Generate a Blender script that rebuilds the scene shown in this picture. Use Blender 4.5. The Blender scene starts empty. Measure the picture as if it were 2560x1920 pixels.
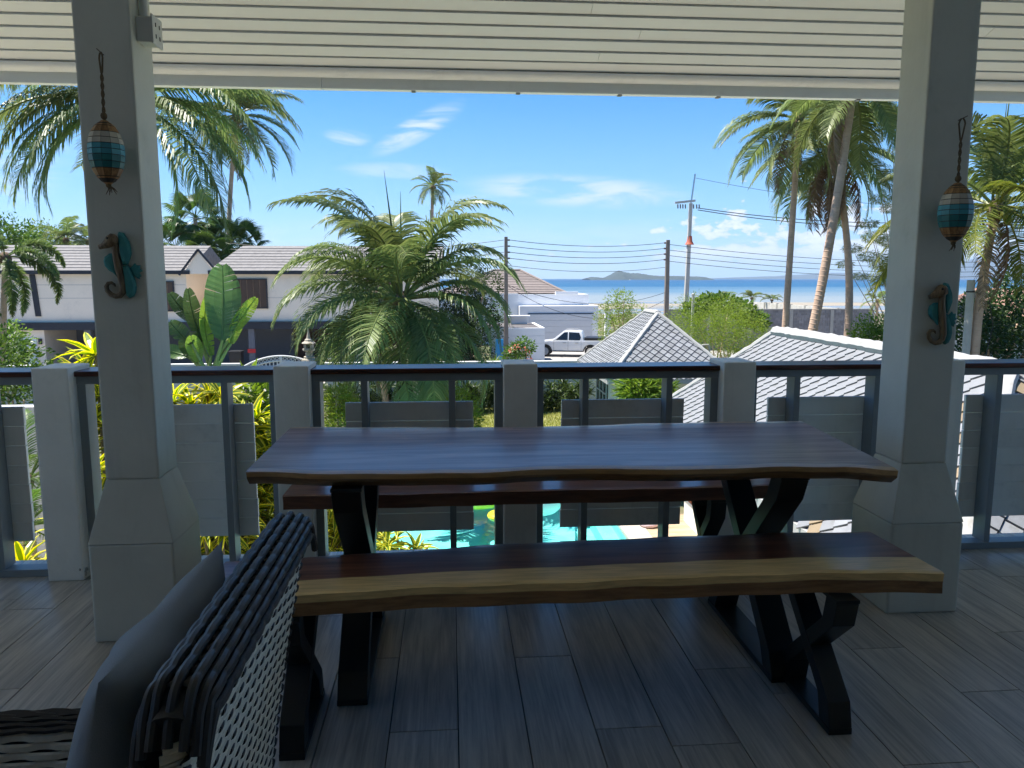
import bpy, bmesh, math, random
from mathutils import Vector, Matrix
R = random.Random(7)
PI = math.pi
rad = math.radians

# ------------------------------------------------------------------ camera, sky, sun, exposure
scene = bpy.context.scene
COL = scene.collection
FPX, EYE = 1930.0, 1.4
YAW, PITCH = rad(4.6), math.atan(264 / 1930.0)
cam_data = bpy.data.cameras.new('camera')
cam_data.sensor_width = 36.0
cam_data.lens = 36.0 * FPX / 2560.0
cam_data.clip_start, cam_data.clip_end = 0.05, 40000
cam = bpy.data.objects.new('camera', cam_data)
COL.objects.link(cam)
cam.location = (0, 0, EYE)
cam.rotation_euler = (PI / 2 - PITCH, 0, -YAW)
scene.camera = cam

SUN_EL, SUN_AZ = rad(65), rad(68)          # azimuth: from +Y towards -X
SKY_STRENGTH, SUN_STRENGTH, EXPOSURE = 0.050, 2.6, 2.15
sun_dir = Vector((-math.sin(SUN_AZ) * math.cos(SUN_EL), math.cos(SUN_AZ) * math.cos(SUN_EL), math.sin(SUN_EL)))
sl = bpy.data.lights.new('sun', 'SUN')
sl.energy, sl.angle, sl.color = SUN_STRENGTH, rad(0.5), (1.0, 0.95, 0.87)
so = bpy.data.objects.new('sun', sl)
COL.objects.link(so)
so.rotation_euler = sun_dir.to_track_quat('Z', 'Y').to_euler()
so.location = (-30, 60, 80)

vs = scene.view_settings
vs.view_transform, vs.look, vs.exposure, vs.gamma = 'Standard', 'None', EXPOSURE, 1.0
vs.use_curve_mapping = False
scene.cycles.max_bounces = 10
scene.cycles.diffuse_bounces = 6
scene.cycles.transparent_max_bounces = 12
scene.cycles.use_denoising = True
scene.cycles.caustics_reflective = False
scene.cycles.caustics_refractive = False
scene.cycles.sample_clamp_indirect = 6.0


class NT:
    """small helper around a node tree: numbers and sockets mix freely"""
    def __init__(s, tree):
        s.t = tree

    def node(s, kind, **kw):
        n = s.t.nodes.new(kind)
        for k, v in kw.items():
            setattr(n, k, v)
        return n

    def put(s, sock, v):
        if hasattr(v, 'is_output'):
            s.t.links.new(v, sock)
        else:
            sock.default_value = v

    def math(s, op, a, b=None, c=None, clamp=False):
        n = s.node('ShaderNodeMath', operation=op, use_clamp=clamp)
        for i, v in enumerate((a, b, c)):
            if v is not None:
                s.put(n.inputs[i], v)
        return n.outputs[0]

    def mix(s, fac, a, b, kind='RGBA', blend='MIX'):
        n = s.node('ShaderNodeMix', data_type=kind)
        if kind == 'RGBA':
            n.blend_type = blend
            ia, ib, o = n.inputs[6], n.inputs[7], n.outputs[2]
        else:
            ia, ib, o = n.inputs[2], n.inputs[3], n.outputs[0]
        s.put(n.inputs[0], fac)
        s.put(ia, a)
        s.put(ib, b)
        return o

    def ramp(s, v, lo, hi, a=0.0, b=1.0, smooth=True):
        n = s.node('ShaderNodeMapRange', interpolation_type='SMOOTHSTEP' if smooth else 'LINEAR')
        s.put(n.inputs[0], v)
        for i, x in zip((1, 2, 3, 4), (lo, hi, a, b)):
            s.put(n.inputs[i], x)
        return n.outputs[0]

    def noise(s, vec, scale, detail=4.0, rough=0.55, dist=0.0):
        n = s.node('ShaderNodeTexNoise')
        if vec is not None:
            s.put(n.inputs['Vector'], vec)
        n.inputs['Scale'].default_value = scale
        n.inputs['Detail'].default_value = detail
        n.inputs['Roughness'].default_value = rough
        n.inputs['Distortion'].default_value = dist
        return n.outputs['Fac']

    def mapping(s, vec, scale=(1, 1, 1), loc=(0, 0, 0), rot=(0, 0, 0)):
        n = s.node('ShaderNodeMapping')
        s.put(n.inputs[0], vec)
        n.inputs[1].default_value, n.inputs[2].default_value, n.inputs[3].default_value = loc, rot, scale
        return n.outputs[0]


def lin(c):
    return tuple((x / 12.92 if x <= 0.04045 else ((x + 0.055) / 1.055) ** 2.4) for x in c)


def col(c):
    return tuple(c) + (1.0,)


def build_world():
    w = bpy.data.worlds.new('World')
    scene.world = w
    w.use_nodes = True
    t = w.node_tree
    t.nodes.clear()
    n = NT(t)
    out = n.node('ShaderNodeOutputWorld')
    bg = n.node('ShaderNodeBackground')
    sky = n.node('ShaderNodeTexSky', sky_type='NISHITA')
    sky.sun_disc = False
    sky.sun_elevation, sky.sun_rotation = SUN_EL, -SUN_AZ
    sky.altitude, sky.air_density, sky.dust_density, sky.ozone_density = 300, 0.72, 0.12, 4.0
    # deeper, cleaner tropical blue
    hsv = n.node('ShaderNodeHueSaturation')
    hsv.inputs['Saturation'].default_value = 1.36
    hsv.inputs['Value'].default_value = 1.0
    n.put(hsv.inputs['Color'], sky.outputs[0])
    tc = n.node('ShaderNodeTexCoord')
    sep = n.node('ShaderNodeSeparateXYZ')
    n.put(sep.inputs[0], tc.outputs['Generated'])
    x, y, z = sep.outputs
    az = n.math('ARCTAN2', x, y)
    el = n.math('ARCSINE', z)
    cmb = n.node('ShaderNodeCombineXYZ')
    n.put(cmb.inputs[0], az)
    n.put(cmb.inputs[1], n.math('MULTIPLY', el, 1.7))
    base = cmb.outputs[0]
    # heaped clouds in a low ring round the horizon, thicker seawards to the right
    heap = n.noise(base, 32.0, 9.0, 0.58)
    big = n.noise(n.mapping(base, (1, 0.4, 1), (3.1, 0, 0)), 5.0, 2.0)
    gate = n.ramp(big, 0.40, 0.62)
    right = n.math('MULTIPLY', n.ramp(az, 0.20, 0.36), n.ramp(az, 0.75, 0.52))
    gate = n.math('ADD', n.math('MULTIPLY', gate, 0.55), n.math('MULTIPLY', right, 0.75))
    top = n.math('ADD', 0.035, n.math('MULTIPLY', gate, 0.06))
    band = n.math('MULTIPLY', n.ramp(el, 0.002, 0.03), n.ramp(n.math('SUBTRACT', top, el), -0.012, 0.035))
    rise_ = n.math('MULTIPLY', n.math('MAXIMUM', n.math('SUBTRACT', el, 0.018), 0.0), 3.4)
    thr = n.math('SUBTRACT', n.math('ADD', 0.53, rise_), n.math('MULTIPLY', gate, 0.16))
    cum = n.math('MULTIPLY', n.ramp(n.math('SUBTRACT', heap, thr), 0.0, 0.05), n.ramp(el, 0.004, 0.035))
    # thin streaks of high cloud
    sepw = n.noise(n.mapping(base, (1, 3.2, 1), (0, 0, 0), (0, 0, 0.22)), 9.0, 9.0, 0.62, 0.9)
    wisp = None
    for (a0, e0, ra, re, tilt, amt) in ((-0.036, 0.183, 0.042, 0.013, 0.5, 0.95), (-0.122, 0.170, 0.022, 0.007, -0.1, 0.95),
                                        (0.165, 0.108, 0.105, 0.015, -0.06, 1.0), (-0.07, 0.132, 0.05, 0.008, 0.0, 0.5),
                                        (0.03, 0.098, 0.06, 0.006, 0.05, 0.3), (-0.52, 0.10, 0.08, 0.03, 0.3, 0.6),
                                        (0.0, 0.05, 0.5, 0.02, 0.0, 0.25), (-0.36, 0.03, 0.05, 0.02, 0.2, 0.7)):
        da = n.math('SUBTRACT', az, a0)
        de = n.math('SUBTRACT', n.math('SUBTRACT', el, e0), n.math('MULTIPLY', da, tilt))
        q = n.math('ADD', n.math('POWER', n.math('DIVIDE', da, ra), 2.0), n.math('POWER', n.math('DIVIDE', de, re), 2.0))
        m = n.math('MULTIPLY', n.ramp(q, 2.4, 0.0), amt)
        wisp = m if wisp is None else n.math('MAXIMUM', wisp, m)
    allover = n.math('MULTIPLY', n.ramp(n.noise(n.mapping(base, (0.6, 1.3, 1), (7, 2, 0)), 3.0, 5.0), 0.56, 0.8), n.ramp(el, 0.3, 0.6))
    wisp = n.math('MAXIMUM', wisp, n.math('MULTIPLY', allover, 0.6))
    cir = n.math('MULTIPLY', n.math('MULTIPLY', n.ramp(sepw, 0.36, 0.62), wisp), 0.9)
    cover = n.math('MINIMUM', n.math('MAXIMUM', n.math('MULTIPLY', cum, 0.92), cir), 0.95)
    shade = n.mix(n.ramp(n.math('SUBTRACT', heap, thr), 0.0, 0.16), col((3.9, 4.4, 5.3)), col((5.6, 5.7, 5.8)))
    low = n.math('MULTIPLY', n.ramp(el, 0.30, 0.0), 0.62)
    blue = n.mix(low, hsv.outputs[0], col((1.6, 3.0, 4.8)))
    c = n.mix(cover, blue, shade)
    n.put(bg.inputs[0], c)
    bg.inputs[1].default_value = SKY_STRENGTH
    n.put(out.inputs[0], bg.outputs[0])


build_world()

# ------------------------------------------------------------------ where a photograph pixel lies (2560 x 1920 px)
CAM = Vector((0, 0, EYE))
FWD = Vector((math.sin(YAW) * math.cos(PITCH), math.cos(YAW) * math.cos(PITCH), -math.sin(PITCH)))
RGT = Vector((math.cos(YAW), -math.sin(YAW), 0))
UPV = RGT.cross(FWD)


def ray(px, py):
    return FWD + RGT * ((px - 1280) / FPX) - UPV * ((py - 960) / FPX)


def on_y(px, py, Y):
    v = ray(px, py)
    return CAM + v * (Y / v.y)


def on_z(px, py, Z):
    v = ray(px, py)
    return CAM + v * ((Z - EYE) / v.z)


# ------------------------------------------------------------------ mesh and object helpers
ORG = {}
G = -3.8                      # garden level


class MB:
    def __init__(s):
        s.v, s.f, s.a = [], [], []

    def add(s, vs, fs, a=0.0):
        o = len(s.v)
        s.v += [tuple(p) for p in vs]
        s.f += [tuple(i + o for i in f) for f in fs]
        s.a += list(a) if isinstance(a, (list, tuple)) else [a] * len(vs)
        return s

    def hexa(s, p, a=0.0):
        """8 points: bottom ring of 4, top ring of 4"""
        return s.add(p, [(3, 2, 1, 0), (4, 5, 6, 7), (0, 1, 5, 4), (1, 2, 6, 5), (2, 3, 7, 6), (3, 0, 4, 7)], a)

    def box(s, x0, x1, y0, y1, z0, z1, a=0.0):
        return s.hexa([(x0, y0, z0), (x1, y0, z0), (x1, y1, z0), (x0, y1, z0),
                       (x0, y0, z1), (x1, y0, z1), (x1, y1, z1), (x0, y1, z1)], a)

    def cbox(s, c, sx, sy, sz, m=None, a=0.0):
        p = [Vector((x * sx / 2, y * sy / 2, z * sz / 2)) for z in (-1, 1) for x, y in ((-1, -1), (1, -1), (1, 1), (-1, 1))]
        if m is not None:
            p = [m @ q for q in p]
        return s.hexa([q + Vector(c) for q in p], a)

    def bar(s, p, q, w, h, up=(0, 0, 1), a=0.0):
        """straight bar of section w (sideways) x h (along up)"""
        p, q = Vector(p), Vector(q)
        d = (q - p).normalized()
        r = d.cross(Vector(up))
        r = r.normalized() if r.length > 1e-6 else Vector((1, 0, 0))
        u = r.cross(d)
        r, u = r * w / 2, u * h / 2
        return s.hexa([p - r - u, p + r - u, q + r - u, q - r - u, p - r + u, p + r + u, q + r + u, q - r + u], a)

    def tube(s, path, radii, n=8, cap=True, a=0.0, flat=1.0, up=None):
        path = [Vector(p) for p in path]
        if not isinstance(radii, (list, tuple)):
            radii = [radii] * len(path)
        vs, fs = [], []
        nrm = None
        for i, p in enumerate(path):
            t = (path[min(i + 1, len(path) - 1)] - path[max(i - 1, 0)])
            t = t.normalized() if t.length > 1e-9 else Vector((0, 0, 1))
            if up is not None:
                nrm = Vector(up)
            elif nrm is None:
                nrm = Vector((0, 0, 1)) if abs(t.z) < 0.9 else Vector((1, 0, 0))
            nrm = (nrm - t * nrm.dot(t))
            nrm = nrm.normalized() if nrm.length > 1e-6 else t.orthogonal().normalized()
            b = t.cross(nrm)
            for k in range(n):
                an = 2 * PI * k / n
                vs.append(p + nrm * math.cos(an) * radii[i] * flat + b * math.sin(an) * radii[i])
        for i in range(len(path) - 1):
            for k in range(n):
                k2 = (k + 1) % n
                fs.append((i * n + k, i * n + k2, (i + 1) * n + k2, (i + 1) * n + k))
        if cap:
            fs.append(tuple(reversed(range(n))))
            fs.append(tuple((len(path) - 1) * n + k for k in range(n)))
        return s.add(vs, fs, a)

    def lathe(s, prof, n=16, c=(0, 0, 0), cap=True, rot=0.0, a=0.0):
        vs, fs = [], []
        for r, z in prof:
            for k in range(n):
                an = 2 * PI * k / n + rot
                vs.append((c[0] + r * math.cos(an), c[1] + r * math.sin(an), c[2] + z))
        for i in range(len(prof) - 1):
            for k in range(n):
                k2 = (k + 1) % n
                fs.append((i * n + k, i * n + k2, (i + 1) * n + k2, (i + 1) * n + k))
        if cap:
            fs.append(tuple(reversed(range(n))))
            fs.append(tuple((len(prof) - 1) * n + k for k in range(n)))
        return s.add(vs, fs, a)

    def prism(s, poly, ex, a=0.0):
        """polygon (3-D points) pushed along vector ex"""
        ex = Vector(ex)
        n = len(poly)
        vs = [Vector(p) for p in poly] + [Vector(p) + ex for p in poly]
        fs = [tuple(reversed(range(n))), tuple(range(n, 2 * n))]
        fs += [(i, (i + 1) % n, n + (i + 1) % n, n + i) for i in range(n)]
        return s.add(vs, fs, a)

    def ball(s, c, rx, ry, rz, n=10, m=6, a=0.0):
        prof = [(max(1e-4, math.sin(PI * i / m)), -math.cos(PI * i / m)) for i in range(m + 1)]
        vs, fs = [], []
        for r, z in prof:
            for k in range(n):
                an = 2 * PI * k / n
                vs.append((c[0] + rx * r * math.cos(an), c[1] + ry * r * math.sin(an), c[2] + rz * z))
        for i in range(m):
            for k in range(n):
                k2 = (k + 1) % n
                fs.append((i * n + k, i * n + k2, (i + 1) * n + k2, (i + 1) * n + k))
        return s.add(vs, fs, a)

    def mesh(s, name, mat, smooth=False, bevel=0.0, org=None, fix=True):
        me = bpy.data.meshes.new(name)
        vs = s.v if org is None else [(p[0] - org[0], p[1] - org[1], p[2] - org[2]) for p in s.v]
        me.from_pydata(vs, [], s.f)
        if any(s.a):
            at = me.attributes.new('tint', 'FLOAT', 'POINT')
            at.data.foreach_set('value', s.a)
        if fix or bevel:
            bm = bmesh.new()
            bm.from_mesh(me)
            if fix:
                bmesh.ops.recalc_face_normals(bm, faces=bm.faces)
            if bevel:
                ed = [e for e in bm.edges if len(e.link_faces) == 2 and e.calc_face_angle(0) > 0.5]
                bmesh.ops.bevel(bm, geom=ed, offset=bevel, segments=2, profile=0.6, affect='EDGES')
            bm.to_mesh(me)
            bm.free()
        if smooth:
            me.shade_smooth()
            if smooth != 'all':
                me.set_sharp_from_angle(angle=rad(40))
        me.materials.append(mat)
        return me

    def build(s, name, mat, parent=None, smooth=False, bevel=0.0, fix=True, label=None, cat=None, group=None, kind=None):
        org = ORG.get(parent.name) if parent else None
        me = s.mesh(name, mat, smooth, bevel, org, fix)
        return link(bpy.data.objects.new(name, me), parent, label, cat, group, kind, org)


def link(o, parent=None, label=None, cat=None, group=None, kind=None, org=None):
    COL.objects.link(o)
    if parent:
        o.parent = parent
        ORG[o.name] = org if org is not None else ORG.get(parent.name)
    tag(o, label, cat, group, kind)
    return o


def tag(o, label=None, cat=None, group=None, kind=None):
    for k, v in (('label', label), ('category', cat), ('group', group), ('kind', kind)):
        if v:
            o[k] = v
    return o


def thing(name, loc, label=None, cat=None, group=None, kind=None):
    o = bpy.data.objects.new(name, None)
    o.empty_display_size = 0.1
    COL.objects.link(o)
    o.location = loc
    ORG[o.name] = Vector(loc)
    return tag(o, label, cat, group, kind)


def place(name, me, parent, loc=(0, 0, 0), rot=(0, 0, 0), scale=(1, 1, 1)):
    """a piece that shares mesh data; loc is local to the parent"""
    o = bpy.data.objects.new(name, me)
    COL.objects.link(o)
    o.parent = parent
    o.location, o.rotation_euler, o.scale = loc, rot, scale
    return o


def placem(name, me, parent, m):
    o = bpy.data.objects.new(name, me)
    COL.objects.link(o)
    o.parent = parent
    o.matrix_local = m
    return o


# ------------------------------------------------------------------ materials
def new_mat(name):
    m = bpy.data.materials.new(name)
    m.use_nodes = True
    t = m.node_tree
    t.nodes.clear()
    n = NT(t)
    out = n.node('ShaderNodeOutputMaterial')
    p = n.node('ShaderNodeBsdfPrincipled')
    t.links.new(p.outputs[0], out.inputs[0])
    return m, n, p, out


def coords(n, kind='Object'):
    return n.node('ShaderNodeTexCoord').outputs[kind]


def rnd_shift(n, vec, amt=10.0):
    oi = n.node('ShaderNodeObjectInfo')
    v = n.node('ShaderNodeVectorMath', operation='ADD')
    n.put(v.inputs[0], vec)
    k = n.math('MULTIPLY', oi.outputs['Random'], amt)
    c = n.node('ShaderNodeCombineXYZ')
    for i in range(3):
        n.put(c.inputs[i], k)
    n.put(v.inputs[1], c.outputs[0])
    return v.outputs[0], oi.outputs['Random']


def bumped(n, p, h, strength, dist=0.01):
    b = n.node('ShaderNodeBump')
    b.inputs['Strength'].default_value = strength
    b.inputs['Distance'].default_value = dist
    n.put(b.inputs['Height'], h)
    n.put(p.inputs['Normal'], b.outputs[0])


def paint(name, c, rough=0.55, var=0.12, scale=6.0, bump=0.15, spec=0.4, dirt=None, dirt_amt=0.0, dirt_scale=3.0, metal=0.0, objvar=0.0, bumpscale=60.0, coat=0.0, streak=0.0):
    """painted, plastered or plain surface with soft mottling, optional stains"""
    m, n, p, _ = new_mat(name)
    v, r = rnd_shift(n, coords(n))
    f = n.noise(v, scale, 5.0, 0.6)
    k = n.ramp(f, 0.25, 0.75, 1 - var, 1 + var, smooth=False)
    if objvar:
        k = n.math('MULTIPLY', k, n.math('ADD', 1 - objvar, n.math('MULTIPLY', r, 2 * objvar)))
    vm = n.node('ShaderNodeVectorMath', operation='SCALE')
    n.put(vm.inputs[0], tuple(c))
    n.put(vm.inputs[3], k)
    cc = vm.outputs[0]
    if dirt:
        d = n.ramp(n.noise(v, dirt_scale, 8.0, 0.68), 0.52, 0.75)
        cc = n.mix(n.math('MULTIPLY', d, dirt_amt), cc, col(dirt))
    if streak:
        sk = n.ramp(n.noise(n.mapping(v, (9, 9, 0.8)), 1.6, 6.0, 0.65), 0.50, 0.72)
        cc = n.mix(n.math('MULTIPLY', sk, streak), cc, col(tuple(q * 0.55 for q in c)))
        sp_ = n.ramp(n.noise(v, 45.0, 4.0, 0.7), 0.66, 0.72)
        cc = n.mix(n.math('MULTIPLY', sp_, streak), cc, col(tuple(q * 0.6 for q in c)))
    n.put(p.inputs['Base Color'], cc)
    p.inputs['Roughness'].default_value = rough
    p.inputs['Specular IOR Level'].default_value = spec
    p.inputs['Metallic'].default_value = metal
    p.inputs['Coat Weight'].default_value = coat
    if bump:
        bumped(n, p, n.noise(v, bumpscale, 3.0), bump, 0.004)
    return m


def wood(name, dark, light, axis='X', rough=0.35, scale=1.0, sap=None, bump=0.12, coat=0.0, objvar=0.15, spec=0.5, edge_brown=(0.2, 0.12, 0.06)):
    """grain along an axis; with sap, the 'tint' attribute turns heartwood into pale sapwood"""
    m, n, p, _ = new_mat(name)
    v, r = rnd_shift(n, coords(n), 23.0)
    sc = {'X': (0.7, 9, 9), 'Y': (9, 0.7, 9), 'Z': (9, 9, 0.7)}[axis]
    g = n.noise(n.mapping(v, tuple(q * scale for q in sc)), 2.2, 6.0, 0.6, 1.4)
    fine = n.noise(n.mapping(v, tuple(q * scale * 6 for q in sc)), 2.0, 3.0, 0.6)
    f = n.math('ADD', n.math('MULTIPLY', g, 0.75), n.math('MULTIPLY', fine, 0.25))
    if sap:
        wv = n.node('ShaderNodeTexWave', wave_type='BANDS', bands_direction='Y')
        n.put(wv.inputs['Vector'], n.mapping(v, (0.28, 1, 1)))
        for k_, q_ in (('Scale', 3.2), ('Distortion', 9.0), ('Detail', 3.0), ('Detail Scale', 1.2)):
            wv.inputs[k_].default_value = q_
        f = n.math('ADD', n.math('MULTIPLY', f, 0.92), n.math('MULTIPLY', wv.outputs['Fac'], 0.08))
        knot = n.ramp(n.noise(n.mapping(v, (3.2, 7.0, 1)), 1.3, 2.0, 0.4), 0.72, 0.80)
        f = n.math('SUBTRACT', f, n.math('MULTIPLY', knot, 0.3))
    c = n.mix(n.ramp(f, 0.36, 0.66), col(dark), col(light))
    if sap:
        at = n.node('ShaderNodeAttribute', attribute_name='tint')
        w = n.math('ADD', at.outputs['Fac'], n.math('MULTIPLY', n.math('SUBTRACT', g, 0.5), 0.16))
        sp = n.mix(n.ramp(fine, 0.3, 0.7), col(tuple(q * 0.72 for q in sap)), col(sap))
        bk = n.mix(n.ramp(fine, 0.3, 0.7), col(tuple(q * 0.6 for q in edge_brown)), col(edge_brown))
        c = n.mix(n.ramp(at.outputs['Fac'], 0.16, 0.24), c, bk)  # middle tints give the slab's edge faces a browner tone
        c = n.mix(n.ramp(w, 0.46, 0.54), c, sp)
    if objvar:
        hv = n.node('ShaderNodeHueSaturation')
        n.put(hv.inputs['Value'], n.math('ADD', 1 - objvar, n.math('MULTIPLY', r, 2 * objvar)))
        n.put(hv.inputs['Color'], c)
        c = hv.outputs[0]
    n.put(p.inputs['Base Color'], c)
    n.put(p.inputs['Roughness'], n.ramp(f, 0.2, 0.8, rough * 1.2, rough * 0.85, smooth=False))
    p.inputs['Specular IOR Level'].default_value = spec
    p.inputs['Coat Weight'].default_value = coat
    p.inputs['Coat Roughness'].default_value = 0.12
    if bump:
        bumped(n, p, f, bump, 0.004)
    return m


def leaf(name, a, b, c=None, trans=0.35, rough=0.42, objvar=0.2, edge=None):
    """leaf with light passing through; tint attribute runs from colour a to b (and c above 0.8)"""
    m, n, p, out = new_mat(name)
    at = n.node('ShaderNodeAttribute', attribute_name='tint')
    oi = n.node('ShaderNodeObjectInfo')
    f = at.outputs['Fac']
    if edge:
        cc = n.mix(n.ramp(f, 0.15, 0.38), col(a), col(b))
    else:
        cc = n.mix(f, col(a), col(b))
        if c:
            cc = n.mix(n.ramp(f, 0.84, 0.95), cc, col(c))
    hv = n.node('ShaderNodeHueSaturation')
    n.put(hv.inputs['Value'], n.math('ADD', 1 - objvar, n.math('MULTIPLY', oi.outputs['Random'], 2 * objvar)))
    n.put(hv.inputs['Hue'], n.math('ADD', 0.488, n.math('MULTIPLY', oi.outputs['Random'], 0.024)))
    n.put(hv.inputs['Color'], cc)
    n.put(p.inputs['Base Color'], hv.outputs[0])
    p.inputs['Roughness'].default_value = rough
    p.inputs['Specular IOR Level'].default_value = 0.22
    tr = n.node('ShaderNodeBsdfTranslucent')
    tv = n.node('ShaderNodeHueSaturation')
    tv.inputs['Saturation'].default_value = 1.15
    tv.inputs['Value'].default_value = 1.5
    n.put(tv.inputs['Color'], hv.outputs[0])
    n.put(tr.inputs[0], tv.outputs[0])
    mx = n.node('ShaderNodeMixShader')
    mx.inputs[0].default_value = trans
    n.t.links.new(p.outputs[0], mx.inputs[1])
    n.t.links.new(tr.outputs[0], mx.inputs[2])
    n.t.links.new(mx.outputs[0], out.inputs[0])
    return m


def glass_dark(name, c=(0.02, 0.025, 0.03), rough=0.06):
    m, n, p, _ = new_mat(name)
    p.inputs['Base Color'].default_value = col(c)
    p.inputs['Roughness'].default_value = rough
    p.inputs['Specular IOR Level'].default_value = 0.7
    return m

# ------------------------------------------------------------------ the veranda
M_GREYWALL = paint('grey_plaster', lin((0.83, 0.83, 0.785)), 0.6, 0.07, 3.0, 0.30, dirt=lin((0.55, 0.56, 0.50)), dirt_amt=0.25, dirt_scale=2.6, bumpscale=34, streak=0.14)
M_POST = paint('post_plaster', lin((0.93, 0.92, 0.88)), 0.6, 0.07, 5.0, 0.30, dirt=lin((0.50, 0.50, 0.46)), dirt_amt=0.22, dirt_scale=4.0, streak=0.16)
M_CEIL = paint('white_ceiling_paint', lin((0.89, 0.90, 0.895)), 0.55, 0.03, 4.0, 0.05, objvar=0.02)
M_FASCIA = paint('white_fascia_paint', lin((0.93, 0.94, 0.93)), 0.5, 0.05, 3.0, 0.05, dirt=lin((0.6, 0.6, 0.58)), dirt_amt=0.3)
M_FRAME = paint('grey_rail_metal', lin((0.53, 0.56, 0.57)), 0.42, 0.06, 9.0, 0.05, spec=0.45)
M_INFILL = paint('grey_board_paint', lin((0.95, 0.955, 0.93)), 0.6, 0.05, 5.0, 0.12, objvar=0.04, dirt=lin((0.42, 0.44, 0.44)), dirt_amt=0.2, dirt_scale=6.0, streak=0.12)
M_RAILWOOD = wood('rail_wood', lin((0.22, 0.10, 0.07)), lin((0.36, 0.18, 0.12)), 'X', 0.30, 1.0, spec=0.6)
M_BACK = paint('room_wall', lin((0.66, 0.60, 0.50)), 0.7, 0.05)
M_DARK = paint('dark_gap', (0.035, 0.035, 0.035), 0.9, 0.1)
M_ROOFSHEET = paint('roof_sheet', (0.3, 0.3, 0.31), 0.7, 0.1)


def floor_mat():
    m, n, p, _ = new_mat('grey_wood_look_tile')
    v, r = rnd_shift(n, coords(n), 31.0)
    g = n.noise(n.mapping(v, (11, 0.8, 1)), 2.0, 7.0, 0.62, 0.9)
    f2 = n.noise(n.mapping(v, (70, 2.2, 1)), 1.6, 4.0, 0.6)
    big = n.noise(v, 1.6, 3.0)
    f = n.math('ADD', n.math('MULTIPLY', g, 0.6), n.math('MULTIPLY', f2, 0.4))
    c = n.mix(n.ramp(f, 0.33, 0.68), col(lin((0.58, 0.555, 0.52))), col(lin((0.78, 0.745, 0.69))))
    c = n.mix(n.math('MULTIPLY', n.ramp(f2, 0.60, 0.75), 0.35), c, col(lin((0.76, 0.73, 0.69))))
    hv = n.node('ShaderNodeHueSaturation')
    n.put(hv.inputs['Value'], n.math('ADD', 0.86, n.math('ADD', n.math('MULTIPLY', r, 0.16), n.math('MULTIPLY', big, 0.2))))
    n.put(hv.inputs['Color'], c)
    n.put(p.inputs['Base Color'], hv.outputs[0])
    n.put(p.inputs['Roughness'], n.ramp(f, 0.3, 0.7, 0.40, 0.30, smooth=False))
    p.inputs['Specular IOR Level'].default_value = 0.45
    bumped(n, p, f, 0.12, 0.003)
    return m


M_TILE = floor_mat()
fl = thing('floor', (0, 0, 0), kind='structure')
MB().box(-7, 7, -3.4, 3.92, -0.30, -0.0125).build('floor_slab', paint('grout_and_slab', lin((0.26, 0.26, 0.26)), 0.8, 0.1), fl)
TW, TL, TX = 0.214, 1.2, 0.013
tmesh = [MB().box(-TW / 2 + 0.0017, TW / 2 - 0.0017, -l / 2 + 0.0017, l / 2 - 0.0017, -0.011, 0.0).mesh('floor_tile', M_TILE, bevel=0.0012) for l in (1.2,)]
rest = MB()
for k in range(-32, 32):
    x = TX + (k + 0.5) * TW
    off = {0: 2.02, 1: 2.66, 2: 2.30}[k % 3] + 0.10 * math.sin(k * 2.7)
    for j in range(-5, 3):
        y0, y1 = off + j * TL, off + (j + 1) * TL
        y1c, y0c = min(y1, 3.90), max(y0, -3.38)
        if y1c - y0c < 0.05:
            continue
        vis = -2.6 < x < 3.3 and y1c > 1.0
        if vis and y1c == y1:
            place('floor_tile', tmesh[0], fl, (x, (y0 + y1) / 2, R.uniform(-0.0004, 0.0004)))
        elif vis:
            me = MB().box(-TW / 2 + 0.0012, TW / 2 - 0.0012, y0c + 0.0012, y1c - 0.0012, -0.011, 0.0).mesh('floor_tile', M_TILE, bevel=0.0012)
            place('floor_tile', me, fl, (x, 0, 0))
        else:
            rest.box(x - TW / 2 + 0.0012, x + TW / 2 - 0.0012, y0c + 0.0012, y1c - 0.0012, -0.011, 0.0)
rest.build('floor_tiles_beyond', M_TILE, fl, kind='stuff')
MB().box(-7, 7, -3.6, -3.4, -0.3, 5.6).build('wall_back', M_BACK, kind='structure')
for nm, a, b in (('shade_wall_left', -6.2, -6.0), ('shade_wall_right', 6.0, 6.2)):  # unseen side walls, added to keep side light off the pillar fronts
    MB().box(a, b, -3.4, -0.3 if a < 0 else 0.1, 0.0, 5.6).build(nm, M_BACK, kind='structure')
MB().box(-7.2, 7.2, 3.3, 3.9, -4.2, -0.31).build('wall_under_deck', M_POST, kind='structure')

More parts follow.
